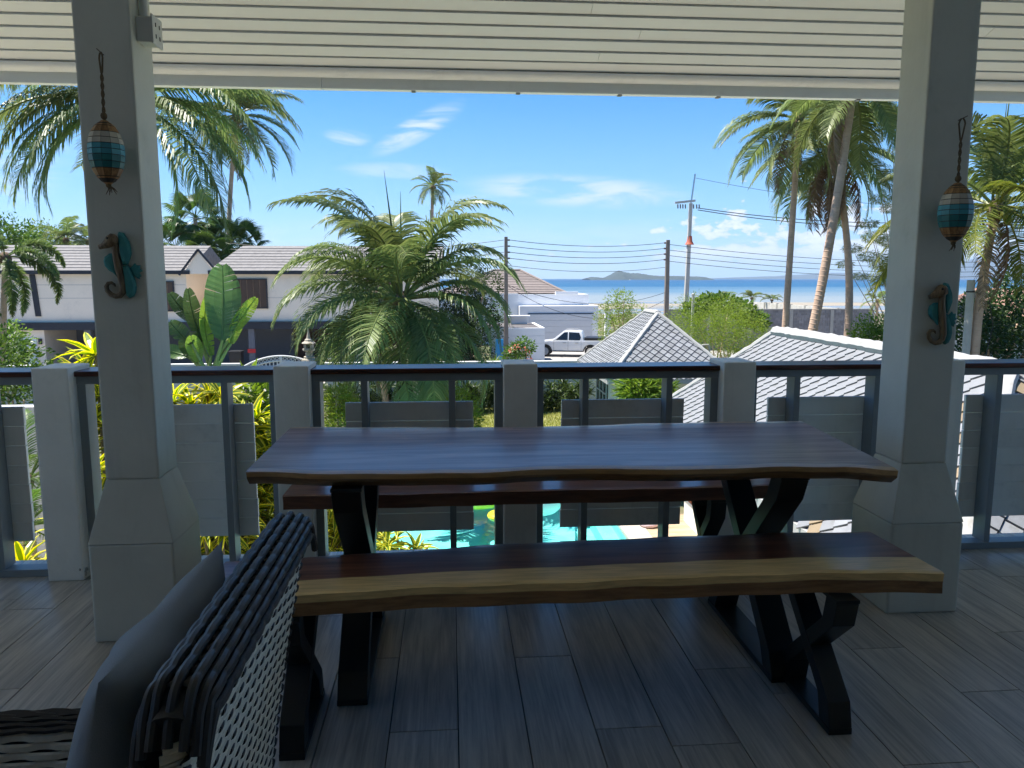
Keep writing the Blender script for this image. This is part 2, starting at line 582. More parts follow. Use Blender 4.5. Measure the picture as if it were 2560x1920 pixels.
# ceiling of white boards sloping up inwards, roof over it, eave trim
ce = thing('ceiling', (0, 0, 2.6), kind='structure')
SL = 0.45
CY, CZ = 4.755, 2.583
SLA = math.atan(SL)
BW = 0.0838                        # horizontal board pitch
dirY, dirZ = -math.cos(SLA), math.sin(SLA)
for k in range(0, 96):
    y0 = CY - 0.046 - k * BW
    z0 = CZ + 0.046 * SL + k * BW * SL
    w = BW / math.cos(SLA) - 0.0075
    cuts = [-7, 7] if k > 17 else sorted([-7.0, 7.0] + [R.uniform(-4.8, -1.2), R.uniform(0.2, 1.2) if k % 2 else R.uniform(2.6, 4.5)])
    for a, b in zip(cuts, cuts[1:]):
        lift = R.uniform(0, 0.0025)
        m = MB()
        q = []
        tilt = -0.0075
        for (t, h) in ((0, 0.0), (w, tilt)):
            for hh in (0.0, 0.016):
                q.append((y0 + dirY * t - math.sin(SLA) * -(0), z0 + dirZ * t + h + hh + lift))
        (ya, za), (yb, zb), (yc, zc), (yd, zd) = q[0], q[1], q[2], q[3]
        sag = R.uniform(-0.0015, 0.0015)
        m.hexa([(a, ya, za), (b - 0.002, ya, za + sag), (b - 0.002, yc, zc + sag), (a, yc, zc),
                (a, yb, zb), (b - 0.002, yb, zb + sag), (b - 0.002, yd, zd + sag), (a, yd, zd)])
        m.build('ceiling_board', M_CEIL, ce)
yb = CY - 97 * BW
m = MB()
m.hexa([(-7.2, CY + 0.12, CZ + 0.03), (7.2, CY + 0.12, CZ + 0.03), (7.2, yb, CZ + 0.035 + 97 * BW * SL), (-7.2, yb, CZ + 0.035 + 97 * BW * SL),
        (-7.2, CY + 0.12, CZ + 0.12), (7.2, CY + 0.12, CZ + 0.12), (7.2, yb, CZ + 0.15 + 97 * BW * SL), (-7.2, yb, CZ + 0.15 + 97 * BW * SL)])
m.build('roof_underlay', M_DARK, ce)
# cove moulding and fascia strip
m = MB()
prof = [(CY - 0.056 + 0.062 * (1 - math.cos(t)), CZ + 0.016 - 0.042 * math.sin(t)) for t in [i * PI / 2 / 6 for i in range(7)]]
vs, fs = [], []
for y, z in prof + [(CY + 0.03, CZ - 0.02), (CY + 0.03, CZ + 0.029)]:
    vs += [(-7, y, z), (7, y, z)]
nn = len(vs) // 2
for i in range(nn):
    j = (i + 1) % nn
    fs.append((2 * i, 2 * i + 1, 2 * j + 1, 2 * j))
m.add(vs, fs)
m.build('cove_moulding', M_FASCIA, ce, smooth=True)
cuts = [-7, -0.73, 5.2, 7]
for a, b in zip(cuts, cuts[1:]):
    MB().box(a, b - 0.003, 4.785, 4.815, 2.512, 2.66).build('fascia_board', M_FASCIA, ce, bevel=0.003)
    MB().box(a, b - 0.003, 4.778, 4.830, 2.500, 2.5115).build('fascia_lip', M_FASCIA, ce, bevel=0.002)
M_CLIP = paint('clip_metal', (0.25, 0.24, 0.23), 0.5, 0.1, metal=0.6)
for px in (1034, 1295, 1549, 1795, 2145):
    p = on_y(px, 235, 4.80)
    MB().box(p.x - 0.012, p.x + 0.012, 4.785, 4.82, 2.493, 2.4995).build('fascia_clip', M_CLIP, ce)

# railing posts and railing bays
POSTX = [-1.797 + 1.064 * i for i in range(-1, 7)]
PW = 0.160
for i, x in enumerate(POSTX):
    lab = {1: 'square plaster railing post left of the left pillar, chipped at its foot',
           2: 'square plaster railing post just right of the left pillar',
           3: 'square plaster railing post rising behind the middle of the table',
           4: 'square plaster railing post rising behind the right half of the table',
           5: 'square plaster railing post half hidden by the right pillar',
           6: 'square plaster railing post just beyond the right picture edge', 0: 'square plaster railing post just beyond the left picture edge',
           7: 'outermost square plaster railing post beyond the right picture edge'}[i]
    t = thing('railing_post', (x, 3.7, 0), lab, 'railing post', 'plaster posts of the veranda railing')
    MB().box(x - PW / 2, x + PW / 2, 3.60, 3.82, 0.0, 1.0).build('post_body', M_POST, t, bevel=0.007)
    if i == 1:
        mm = MB()
        for q in range(7):
            c = Vector((x + PW / 2 - 0.004 + R.uniform(-0.012, 0.01), 3.605 + R.uniform(-0.004, 0.03), 0.012 + q * 0.007))
            mm.ball(c, R.uniform(0.006, 0.014), R.uniform(0.006, 0.014), R.uniform(0.006, 0.014), 6, 4)
        mm.build('plaster_chip', paint('raw_plaster', lin((0.7, 0.68, 0.63)), 0.9, 0.2, 40), t)

BAYLAB = ['grey railing bay with board panel at the left picture edge', 'grey railing bay with board panel behind the left pillar',
          'grey railing bay with board panel behind the left half of the table', 'grey railing bay with board panel behind the right half of the table',
          'grey railing bay with board panel left of the right pillar', 'grey railing bay with board panel at the right picture edge',
          'outermost grey railing bay beyond the right picture edge', 'outermost grey railing bay beyond the left picture edge']
for i in range(8):
    xa, xb = (POSTX[i] + PW / 2, POSTX[i + 1] - PW / 2) if i < 7 else (POSTX[0] - 1.064 + PW / 2, POSTX[0] - PW / 2)
    xc = (xa + xb) / 2
    t = thing('railing_bay', (xc, 3.7, 0), BAYLAB[i], 'railing', 'bays of the veranda railing')
    tr = MB().box(xa - 0.012, xb + 0.012, 3.655, 3.845, 0.953, 0.978).build('top_rail', M_RAILWOOD, t, bevel=0.006)
    MB().box(xa, xb, 3.672, 3.728, 0.916, 0.9525).build('upper_bar', M_FRAME, t, bevel=0.002)
    MB().box(xa, xb, 3.665, 3.745, 0.001, 0.036).build('lower_bar', M_FRAME, t, bevel=0.002)
    for sx, wd in ((xa + 0.019, 0.038), (xc - 0.208, 0.031), (xc + 0.208, 0.031), (xb - 0.019, 0.038)):
        MB().box(sx - wd / 2, sx + wd / 2, 3.674, 3.766, 0.0365, 0.9155).build('baluster', M_FRAME, t, bevel=0.002)
    pn = 7
    for k in range(pn):
        z0 = 0.140 + k * 0.0942
        e = R.uniform(-0.002, 0.002)
        MB().box(xc - 0.312 + e, xc + 0.312 + e, 3.772, 3.79 + R.uniform(0, 0.002), z0 + 0.0012, z0 + 0.0942 - 0.0012).build('infill_board', M_INFILL, t, bevel=0.0025)


def pillar(name, x0, x1, lab):
    y0, y1 = 2.95, 3.27
    t = thing(name, ((x0 + x1) / 2, (y0 + y1) / 2, 0), lab, 'pillar', 'flared veranda pillars')
    i = 0.058
    MB().box(x0, x1, y0, y1, 0.0, 0.392).build('plinth', M_GREYWALL, t, bevel=0.010)
    m = MB()
    m.hexa([(x0, y0, 0.3925), (x1, y0, 0.3925), (x1, y1, 0.3925), (x0, y1, 0.3925),
            (x0 + i, y0 + i, 0.632), (x1 - i, y0 + i, 0.632), (x1 - i, y1 - i, 0.632), (x0 + i, y1 - i, 0.632)])
    m.build('flare', M_GREYWALL, t, bevel=0.004)
    # the shaft meets the sloping ceiling
    zf = CZ + (CY - (y0 + i)) * SL + 0.05
    zb = CZ + (CY - (y1 - i)) * SL + 0.05
    m = MB()
    a, b, c, d = x0 + i, x1 - i, y0 + i, y1 - i
    m.hexa([(a, c, 0.6325), (b, c, 0.6325), (b, d, 0.6325), (a, d, 0.6325), (a, c, zf), (b, c, zf), (b, d, zb), (a, d, zb)])
    m.build('shaft', M_GREYWALL, t, bevel=0.009)
    return (x0 + x1) / 2, y0 + i


LX, LY = pillar('pillar', -1.385, -1.068, 'left grey plaster pillar with flared foot, socket box near its top')
RX, RY = pillar('pillar', 1.815, 2.128, 'right grey plaster pillar with flared foot, partly behind the bench end')

# socket box on the inner side of the left pillar
M_PLASTIC = paint('white_plastic', lin((0.86, 0.86, 0.84)), 0.4, 0.03, 5, 0.02)
xs = -1.068 - 0.058
sb = thing('socket_box', (xs, 3.10, 2.3), 'white twin socket box high on the left pillar, facing the table', 'socket')
MB().box(xs + 0.0005, xs + 0.055, 3.055, 3.135, 2.255, 2.345).build('box_body', M_PLASTIC, sb, bevel=0.006)
fp = MB().box(xs + 0.0555, xs + 0.063, 3.045, 3.145, 2.248, 2.352).build('face_plate', M_PLASTIC, sb, bevel=0.004)
for yy, zz in ((3.075, 2.32), (3.075, 2.28), (3.112, 2.32), (3.112, 2.28)):
    MB().box(xs + 0.0625, xs + 0.0645, yy - 0.003, yy + 0.003, zz - 0.007, zz + 0.007).build('slot', M_DARK, fp)
MB().tube([(xs + 0.018, 3.095, 2.346), (xs + 0.018, 3.095, 3.3)], 0.016, 10).build('conduit', M_PLASTIC, sb, smooth=True)

# ------------------------------------------------------------------ mosaic floats hung on the pillars
M_ROPE = paint('jute_rope', lin((0.42, 0.36, 0.27)), 0.9, 0.25, 90, 0.6, bumpscale=200)
M_TAN = wood('tan_shell', lin((0.50, 0.36, 0.22)), lin((0.68, 0.52, 0.34)), 'Z', 0.5, 3.0)
M_WHITESH = paint('white_shell', lin((0.75, 0.72, 0.66)), 0.45, 0.12, 20, 0.2, objvar=0.08)
M_TEAL1 = paint('pale_teal_shell', lin((0.30, 0.60, 0.65)), 0.4, 0.15, 20, 0.2, objvar=0.10)
M_TEAL2 = paint('deep_teal_shell', lin((0.16, 0.45, 0.47)), 0.4, 0.15, 20, 0.2, objvar=0.10)
M_IRON = paint('rusty_nail', (0.12, 0.08, 0.06), 0.7, 0.3)


def buoy(px, ptop, pbot, pnail, y, lab):
    Hh = on_y(px, ptop, y).z - on_y(px, pbot, y).z
    zc = (on_y(px, ptop, y).z + on_y(px, pbot, y).z) / 2
    xc = on_y(px, (ptop + pbot) / 2, y).x
    r0 = Hh * 0.272
    yc = y
    t = thing('mosaic_float', (xc, yc, zc), lab, 'float ornament', 'mosaic floats hung on the pillars')

    def rr(u):      # u -1..1
        return r0 * max(0.02, (1 - abs(u) ** 2.05)) ** 0.62
    core = MB().lathe([(rr(u) * 0.965 if abs(u) < .99 else 0.004, u * Hh / 2) for u in [-0.99 + 1.98 * i / 18 for i in range(19)]], 12, (xc, yc, zc), rot=0.13)
    co = core.build('float_body', paint('dark_core', (0.05, 0.045, 0.04), 0.8, 0.1), t)
    rows = [(-0.99, -0.74, M_TAN), (-0.74, -0.50, M_TAN), (-0.50, -0.30, M_TEAL2), (-0.30, -0.10, M_TEAL2), (-0.10, 0.07, M_TEAL1), (0.07, 0.24, M_TEAL1),
            (0.24, 0.42, M_WHITESH), (0.42, 0.60, M_WHITESH), (0.60, 0.80, M_TAN), (0.80, 0.985, M_TAN)]
    for u0, u1, mt in rows:
        for k in range(12):
            a0, a1 = 2 * PI * (k + 0.025) / 12 + 0.13, 2 * PI * (k + 0.975) / 12 + 0.13
            p = []
            g = 0.012
            for sc in (0.955, 1.012):
                for u, a in ((u0 + g, a0), (u0 + g, a1), (u1 - g, a1), (u1 - g, a0)):
                    r = rr(u) * sc
                    p.append((xc + r * math.cos(a), yc + r * math.sin(a), zc + u * Hh / 2))
            MB().hexa(p).build('shell_tile', mt, co)
    # rope: twisted pair up to the nail, knot, tail below
    nail = on_y(pnail[0], pnail[1], y + 0.05)
    nail = Vector((nail.x, y + 0.045, nail.z))
    top = Vector((xc, yc, zc + Hh / 2))
    for sgn in (-1, 1):
        path = []
        for i in range(25):
            q = i / 24
            c = top.lerp(nail, q)
            tw = 0.0035 if q < 0.7 else 0.0035 + 0.010 * (q - 0.7) / 0.3 * (1 - max(0, q - 0.93) / 0.07)
            an = q * 26 if q < 0.7 else 0.7 * 26
            path.append(c + Vector((math.cos(an) * tw * sgn, math.sin(an) * tw * sgn, 0)))
        MB().tube(path, 0.0032, 6).build('rope', M_ROPE, t, smooth=True)
    MB().ball(top + Vector((0, 0, 0.012)), 0.012, 0.012, 0.013, 8, 6).build('knot', M_ROPE, t, smooth=True)
    bot = Vector((xc, yc, zc - Hh / 2))
    tl = MB()
    tl.ball(bot, 0.010, 0.010, 0.010, 8, 6)
    for q in range(6):
        e = bot + Vector((R.uniform(-0.012, 0.03), R.uniform(-0.01, 0.01), -R.uniform(0.02, 0.035)))
        tl.tube([bot, (bot + e) / 2 + Vector((0.004, 0, 0)), e], [0.0025, 0.002, 0.001], 5)
    tl.build('rope_tail', M_ROPE, t, smooth=True)
    MB().tube([nail + Vector((0, 0.025, -0.002)), nail + Vector((0, -0.03, 0.004))], 0.0018, 6).build('nail', M_IRON, t)


buoy(266, 299, 463, (253, 132), LY - 0.078, 'banded teal and white mosaic float hanging on the left pillar')
buoy(2389, 455, 607, (2404, 297), RY - 0.078, 'banded teal and white mosaic float hanging on the right pillar')

# ------------------------------------------------------------------ carved seahorses
M_SHWOOD = wood('driftwood', lin((0.36, 0.29, 0.21)), lin((0.54, 0.46, 0.35)), 'Z', 0.6, 2.5)
M_SHTEAL = paint('worn_teal_paint', lin((0.24, 0.54, 0.54)), 0.6, 0.25, 18, 0.3, dirt=lin((0.30, 0.26, 0.2)), dirt_amt=0.5, dirt_scale=14)


def blade(m, pts, y0, th, ridge=True):
    """outline in the XZ plane given thickness, the middle swollen"""
    c = Vector((sum(p[0] for p in pts) / len(pts), 0, sum(p[1] for p in pts) / len(pts)))
    n = len(pts)
    ring = [[], [], [], []]
    for (x, z) in pts:
        ring[0].append((x, y0, z))
        ring[1].append((x, y0 - th * 0.55, z))
        ring[2].append((c.x + (x - c.x) * 0.72, y0 - th * 0.95, c.z + (z - c.z) * 0.78))
    vs = ring[0] + ring[1] + ring[2] + [(c.x, y0 - th * 1.05, c.z)]
    fs = []
    for r in range(2):
        for k in range(n):
            k2 = (k + 1) % n
            fs.append((r * n + k, r * n + k2, (r + 1) * n + k2, (r + 1) * n + k))
    for k in range(n):
        fs.append((2 * n + k, 2 * n + (k + 1) % n, 3 * n))
    fs.append(tuple(reversed(range(n))))
    m.add(vs, fs)


def seahorse(px, py0, py1, y, lab, sx=1.0, tidy=0):
    a, b = on_y(px, py0, y), on_y(px, py1, y)
    hgt = a.z - b.z
    t = thing('carved_seahorse', ((a.x + b.x) / 2, y, b.z), lab, 'wall carving', 'carved seahorses on the pillars')
    O = Vector(((a.x + b.x) / 2, y, b.z))

    def P(u, v, d=0.0):      # crop px (0..1131, 120..1440) to world
        return (O.x + (u - 590) / 1320 * hgt * sx, O.y - d, O.z + (1440 - v) / 1320 * hgt)

    def P2(u, v):
        q = P(u, v)
        return (q[0], q[2])
    # neck, trunk and spiral tail: one tapered rod
    path = [P(515, 330, .020), P(520, 430, .020), P(515, 540, .021), P(530, 680, .022), P(550, 820, .022), P(575, 960, .021), P(600, 1080, .020), P(615, 1180, .019),
            P(600, 1280, .018), P(540, 1345, .017), P(455, 1360, .016), P(370, 1325, .015), P(305, 1250, .014), P(290, 1175, .013), P(325, 1115, .012),
            P(390, 1105, .012), P(440, 1135, .012), P(455, 1175, .012)]
    rad_ = [.016, .012, .012, .013, .0135, .013, .0125, .012, .0115, .011, .010, .0095, .009, .0085, .0075, .006, .0045, .002]
    MB().tube(path, [r * hgt / 0.265 for r in rad_], 10).build('body', M_SHWOOD, t, smooth='all')
    hd = MB()
    hd.tube([P(570, 250, .022), P(520, 285, .024), P(440, 330, .024), P(350, 390, .021), P(270, 425, .018), P(222, 438, .017)],
            [k * hgt / 0.265 for k in (.012, .024, .023, .015, .0095, .009)], 10)
    h = hd.build('head', M_SHWOOD, t, smooth='all')
    eb = MB().ball(P(430, 275, .044), .005, .004, .005, 8, 5).build('eye', paint('eye_dark', (0.03, 0.025, 0.02), 0.4), h, smooth=True)
    ma = MB()
    blade(ma, [P2(*q) for q in ((570, 200), (590, 150), (660, 170), (700, 250), (745, 330), (770, 440), (775, 560), (740, 660), (700, 760), (625, 770), (600, 640), (580, 480), (570, 330))], y - 0.002, 0.026)
    ma.build('mane', M_SHTEAL, t)
    bk = MB()
    blade(bk, [P2(*q) for q in ((615, 780), (690, 770), (740, 850), (780, 950), (815, 1060), (830, 1180), (810, 1290), (770, 1360), (700, 1395), (650, 1340), (635, 1180), (625, 980))], y - 0.002, 0.024)
    bk.build('back_fin', M_SHTEAL, t)
    be = MB()
    blade(be, [P2(*q) for q in ((465, 545), (380, 555), (290, 620), (268, 700), (285, 790), (350, 870), (430, 920), (500, 1000), (500, 860), (480, 700))], y - 0.002, 0.018)
    be.build('belly_fin', M_SHTEAL, t)
    df = MB()
    blade(df, [P2(*q) for q in ((735, 830), (790, 770), (830, 730), (850, 775), (925, 770), (915, 840), (960, 880), (900, 920), (935, 980), (890, 1000), (895, 1040), (830, 1000), (790, 960))], y - 0.002, 0.009)
    df.build('dorsal_fin', M_SHTEAL, t)


seahorse(307, 576, 751, LY - 0.001, 'carved teal and brown wooden seahorse on the left pillar')
seahorse(2352, 703, 866, RY - 0.001, 'carved teal and brown wooden seahorse on the right pillar', 0.9)

# ------------------------------------------------------------------ table, benches, wicker chair
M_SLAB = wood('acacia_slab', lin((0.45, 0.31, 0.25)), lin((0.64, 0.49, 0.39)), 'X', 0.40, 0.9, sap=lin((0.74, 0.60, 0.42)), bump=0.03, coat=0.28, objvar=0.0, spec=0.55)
M_BENCH = wood('acacia_bench', lin((0.38, 0.22, 0.16)), lin((0.55, 0.36, 0.26)), 'X', 0.36, 0.9, edge_brown=lin((0.60, 0.44, 0.29)), sap=lin((0.95, 0.81, 0.57)), bump=0.04, coat=0.3, objvar=0.0, spec=0.5)
M_STEEL = paint('black_steel', (0.012, 0.012, 0.014), 0.38, 0.1, 20, 0.04, spec=0.5)


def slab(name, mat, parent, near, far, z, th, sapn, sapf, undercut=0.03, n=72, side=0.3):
    """live-edge slab: near and far are polylines (x, y); sapn/sapf: share of width that is sapwood"""
    def samp(pl, x):
        for (xa, ya), (xb, yb) in zip(pl, pl[1:]):
            if x <= xb or (xb, yb) == pl[-1]:
                q = (x - xa) / (xb - xa)
                q = q * q * (3 - 2 * q)
                return ya + (yb - ya) * q
    m = MB()
    cols = [0.0, 0.03, 0.055, 0.065, 0.09, 0.16, 0.24, 0.33, 0.345, 0.5, 0.68, 0.8, 0.9, 0.96, 1.0]
    nc = len(cols)
    vs, at = [], []
    ring = 2 * nc + 2
    for i in range(n + 1):
        u = i / n
        xn = near[0][0] + (near[-1][0] - near[0][0]) * u
        xf = far[0][0] + (far[-1][0] - far[0][0]) * u
        yn, yf = samp(near, xn) + 0.004 * math.sin(u * 47) , samp(far, xf) + 0.004 * math.sin(u * 39)
        A, B = Vector((xn, yn, z)), Vector((xf, yf, z))
        bul = 0.006 * math.sin(u * 23 + 1)
        for j, c in enumerate(cols):
            p = A.lerp(B, c)
            if c in (0.0, 1.0):
                p.z -= 0.004
            vs.append(p)
            w = max(0.0, 1 - c / max(1e-3, sapn)) if sapn else 0
            w2 = max(0.0, 1 - (1 - c) / max(1e-3, sapf * (1 + 0.25 * math.sin(u * 8 + 2)))) if sapf else 0
            at.append(min(1.0, 0.5 + 0.5 * max(w, w2) * 2 if max(w, w2) > 0 else 0.0))
        # far side, bottom, near side
        vs.append(B + Vector((0, -0.004 + bul * 0.5, -th * 0.5)))
        at.append(0.75 if sapf else 0)
        for c in reversed(cols):
            k = undercut * (1 - c) - undercut * c
            p = A.lerp(B, c) + Vector((0, k, -th))
            vs.append(p)
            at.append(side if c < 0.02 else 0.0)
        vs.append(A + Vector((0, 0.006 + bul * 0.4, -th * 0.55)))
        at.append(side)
    fs = []
    for i in range(n):
        for k in range(ring):
            k2 = (k + 1) % ring
            fs.append((i * ring + k, i * ring + k2, (i + 1) * ring + k2, (i + 1) * ring + k))
    fs.append(tuple(range(ring)))
    fs.append(tuple(n * ring + k for k in reversed(range(ring))))
    m.add(vs, fs, at)
    o = m.build(name, mat, parent, smooth=True)
    return o


def xframe(parent, x, y0, y1, ztop, w, th, splay=0.0):
    """steel X leg: two crossed flat bars with a floor bar and a top plate"""
    m = thing_part = None
    o = MB()
    o.box(x - w / 2, x + w / 2, y0 - th / 2, y1 + th / 2, 0.0, 0.022)
    o.build('floor_bar', M_STEEL, parent, bevel=0.003)
    o = MB()
    o.box(x - w / 2, x + w / 2, y0 - th / 2, y1 + th / 2, ztop - 0.012, ztop - 0.0005)
    o.build('top_plate', M_STEEL, parent, bevel=0.002)
    zm = ztop * 0.50
    ym = (y0 + y1) / 2
    for s in (0, 1):
        # bent bar: upright stub, slope through the crossing, upright stub
        ya, yb = (y0, y1) if s == 0 else (y1, y0)
        e = 0.0 if s == 0 else 0.0015
        prof = [(ya, 0.0225), (ya + (ym - ya) * 0.12, 0.10), (yb + (ym - yb) * 0.12, ztop - 0.09), (yb, ztop - 0.0125)]
        vs, fs = [], []
        for (y, z) in prof:
            for dx, dy in ((-1, -1), (1, -1), (1, 1), (-1, 1)):
                vs.append((x + dx * (w / 2 - e - 0.001), y + dy * th / 2, z))
        for i in range(3):
            for k in range(4):
                k2 = (k + 1) % 4
                fs.append((i * 4 + k, i * 4 + k2, i * 4 + 4 + k2, i * 4 + 4 + k))
        fs += [(3, 2, 1, 0), (12, 13, 14, 15)]
        MB().add(vs, fs).build('leg', M_STEEL, parent, bevel=0.003)


tb = thing('dining_table', (0.45, 2.8, 0), 'long live-edge wooden dining table with black crossed steel legs', 'table')
ZT = 0.79
nearT = [(-0.655, 2.468), (-0.30, 2.415), (0.05, 2.40), (0.38, 2.43), (0.62, 2.405), (0.80, 2.385), (1.05, 2.40), (1.28, 2.385), (1.435, 2.318)]
farT = [(-0.66, 3.225), (-0.2, 3.19), (0.15, 3.155), (0.45, 3.155), (0.85, 3.19), (1.2, 3.20), (1.51, 3.185)]
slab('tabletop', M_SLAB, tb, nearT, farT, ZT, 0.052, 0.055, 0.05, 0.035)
xframe(tb, -0.335, 2.46, 3.08, ZT - 0.0525, 0.10, 0.085)
xframe(tb, 1.155, 2.49, 3.08, ZT - 0.0525, 0.10, 0.085)

ZB = 0.505
bn = thing('bench', (0.4, 2.35, 0), 'near live-edge bench with a broad pale sapwood front edge', 'bench', 'live-edge benches at the table')
nearB = [(-0.735, 2.150), (-0.43, 2.148), (-0.1, 2.175), (0.3, 2.178), (0.7, 2.19), (1.05, 2.192), (1.3, 2.182), (1.505, 2.155)]
farB = [(-0.72, 2.44), (-0.3, 2.475), (0.3, 2.54), (0.8, 2.56), (1.2, 2.57), (1.485, 2.555)]
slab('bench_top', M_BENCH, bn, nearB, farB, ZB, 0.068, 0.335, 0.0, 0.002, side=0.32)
xframe(bn, -0.475, 2.17, 2.47, ZB - 0.0685, 0.075, 0.07)
xframe(bn, 1.19, 2.165, 2.47, ZB - 0.0685, 0.075, 0.07)
fb = thing('bench', (0.4, 3.35, 0), 'far live-edge bench along the railing, mostly hidden under the table', 'bench', 'live-edge benches at the table')
nearF = [(-0.705, 3.20), (-0.3, 3.19), (0.4, 3.20), (1.0, 3.19), (1.47, 3.20)]
farF = [(-0.70, 3.50), (0, 3.51), (0.8, 3.50), (1.46, 3.51)]
slab('bench_top', M_BENCH, fb, nearF, farF, ZB - 0.005, 0.062, 0.0, 0.0, 0.004, side=0.0)
xframe(fb, -0.44, 3.23, 3.46, ZB - 0.0675, 0.075, 0.06)
xframe(fb, 1.17, 3.23, 3.46, ZB - 0.0675, 0.075, 0.06)

# wicker chair: facing left, seen from behind its back
M_WGREY = paint('pale_wicker', lin((0.90, 0.87, 0.80)), 0.55, 0.16, 30, 0.25, objvar=0.10, bumpscale=150)
M_WDARK = paint('dark_wicker', lin((0.23, 0.225, 0.23)), 0.42, 0.12, 30, 0.15, spec=0.25)
ch = thing('wicker_chair', (-0.75, 1.55, 0), 'pale and dark woven wicker armchair with its back to the table', 'chair')
CH0, CH1 = 1.085, 2.035          # along Y
ZC = 0.80


def back_x(z):                   # outer face leans out at the top
    return -0.505 + 0.135 * (z / ZC) ** 1.2


# stakes and weft of the outer face
br = MB().hexa([(back_x(0.06) - 0.055, CH0 + 0.03, 0.06), (back_x(0.06) - 0.035, CH0 + 0.03, 0.06), (back_x(0.06) - 0.035, CH1 - 0.03, 0.06), (back_x(0.06) - 0.055, CH1 - 0.03, 0.06),
                (back_x(ZC) - 0.055, CH0 + 0.03, ZC - 0.045), (back_x(ZC) - 0.035, CH0 + 0.03, ZC - 0.045), (back_x(ZC) - 0.035, CH1 - 0.03, ZC - 0.045), (back_x(ZC) - 0.055, CH1 - 0.03, ZC - 0.045)]
               ).build('backrest', M_WDARK, ch)
PIT = 0.066
for k in range(int((CH1 - CH0) / PIT) + 1):
    y = CH0 + 0.02 + k * PIT
    pth = []
    for i in range(int((ZC - 0.14) / 0.0158) * 4 + 1):
        z = 0.057 + i * 0.0158 / 4
        f_ = math.cos((i / 4 - 0.5) * PI + k * PI)
        pth.append((back_x(z) - 0.0072 + 0.0060 * max(-1, min(1, f_ * 1.5)), y, z))
    MB().tube(pth, 0.0120, 6, flat=0.14, up=(1, 0, 0)).build('stake', M_WDARK, br, smooth=True)
rw = random.Random(8)
rows = 0
z = 0.065
while z < ZC - 0.078:
    path = []
    n = int((CH1 - CH0) / PIT * 10)
    jit = rw.uniform(-0.10, 0.10)
    for i in range(n + 1):
        y = CH0 + (CH1 - CH0) * i / n
        kk = (y - CH0 - 0.02) / PIT + jit
        ph = rows % 2
        near = round((kk - ph) / 2) * 2 + ph          # every second stake passes in front
        d = -math.exp(-((kk - near) / 0.40) ** 4)
        e = min(y - CH0, CH1 - y)
        tuck = -0.034 * max(0, 1 - e / 0.035) ** 2
        path.append((back_x(z) - 0.0045 + 0.0035 * d + tuck, y, z + rw.uniform(-0.0006, 0.0006)))
    for off in (-0.0037, 0.0037):
        MB().tube([(p[0], p[1], p[2] + off) for p in path], 0.0041, 6, flat=0.75, up=(1, 0, 0)).build('weft_strand', M_WGREY, br, smooth=True)
    z += 0.0158
    rows += 1
# dark border: round strands over the thick top edge; each dives under in turn along a diagonal
NB = 9
MB().tube([(back_x(ZC) - 0.048, CH0 + 0.02, ZC - 0.075), (back_x(ZC) - 0.048, CH0 + 0.07, ZC - 0.055), (back_x(ZC) - 0.048, CH1 - 0.07, ZC - 0.055), (back_x(ZC) - 0.048, CH1 - 0.02, ZC - 0.075)], 0.043, 14).build('border_core', M_WDARK, br, smooth=True)
for k in range(NB):
    an = PI * (-0.04 + 1.08 * k / (NB - 1))
    path = []
    n = 170
    off = rw.uniform(-0.06, 0.06)
    for i in range(n + 1):
        u = i / n
        y = CH0 - 0.004 + (CH1 - CH0) * u
        e = min(y - CH0, CH1 - y) + 0.004
        drop = -0.075 * max(0, 1 - e / 0.075) ** 2.4
        t_ = ((y - CH0) / 0.074 + k * 0.34 + off) % 1.0
        rr_ = 0.0475 + 0.0030 * (1 - abs(2 * t_ - 1) ** 2.6)
        lx = math.copysign(abs(math.cos(an)) ** 0.8, math.cos(an))
        lz = math.copysign(abs(math.sin(an)) ** 0.8, math.sin(an))
        path.append((back_x(ZC) - 0.048 + rr_ * lx, y, ZC - 0.055 + rr_ * lz + drop))
    MB().tube(path, 0.0084, 8).build('border_strand', M_WDARK, br, smooth=True)
for k in range(int((CH1 - CH0) / 0.037)):
    y = CH0 + 0.02 + k * 0.037
    e = min(y - CH0, CH1 - y)
    drop = -0.075 * max(0, 1 - e / 0.075) ** 2.4
    MB().tube([(back_x(ZC) - 0.048 + 0.044 * math.cos(a), y, ZC - 0.055 + 0.044 * math.sin(a) + drop) for a in [PI * (i / 8) for i in range(9)]], 0.0075, 5).build('border_stake', M_WDARK, br, smooth=True)
# near end of the back: pale wrapped band with dark squares
for k in range(40):
    z = 0.06 + k * 0.0158
    if z > ZC - 0.088:
        break
    dk_ = (k // 4) % 2
    MB().tube([(back_x(z) - 0.010, CH0 + 0.010, z), (back_x(z) - 0.03, CH0 - 0.016, z), (back_x(z) - 0.05, CH0 - (0.018 if dk_ else 0.013), z), (back_x(z) - 0.07, CH0 - 0.016, z), (back_x(z) - 0.09, CH0 + 0.010, z)],
              0.0080, 6, flat=0.6, up=(0, 1, 0)).build('end_strand', M_WGREY, br, smooth=True)
    if dk_ and k % 4 == 0:
        MB().box(back_x(z) - 0.062, back_x(z) - 0.038, CH0 - 0.0265, CH0 - 0.021, z - 0.006, z + 0.05).build('end_stake', M_WDARK, br)
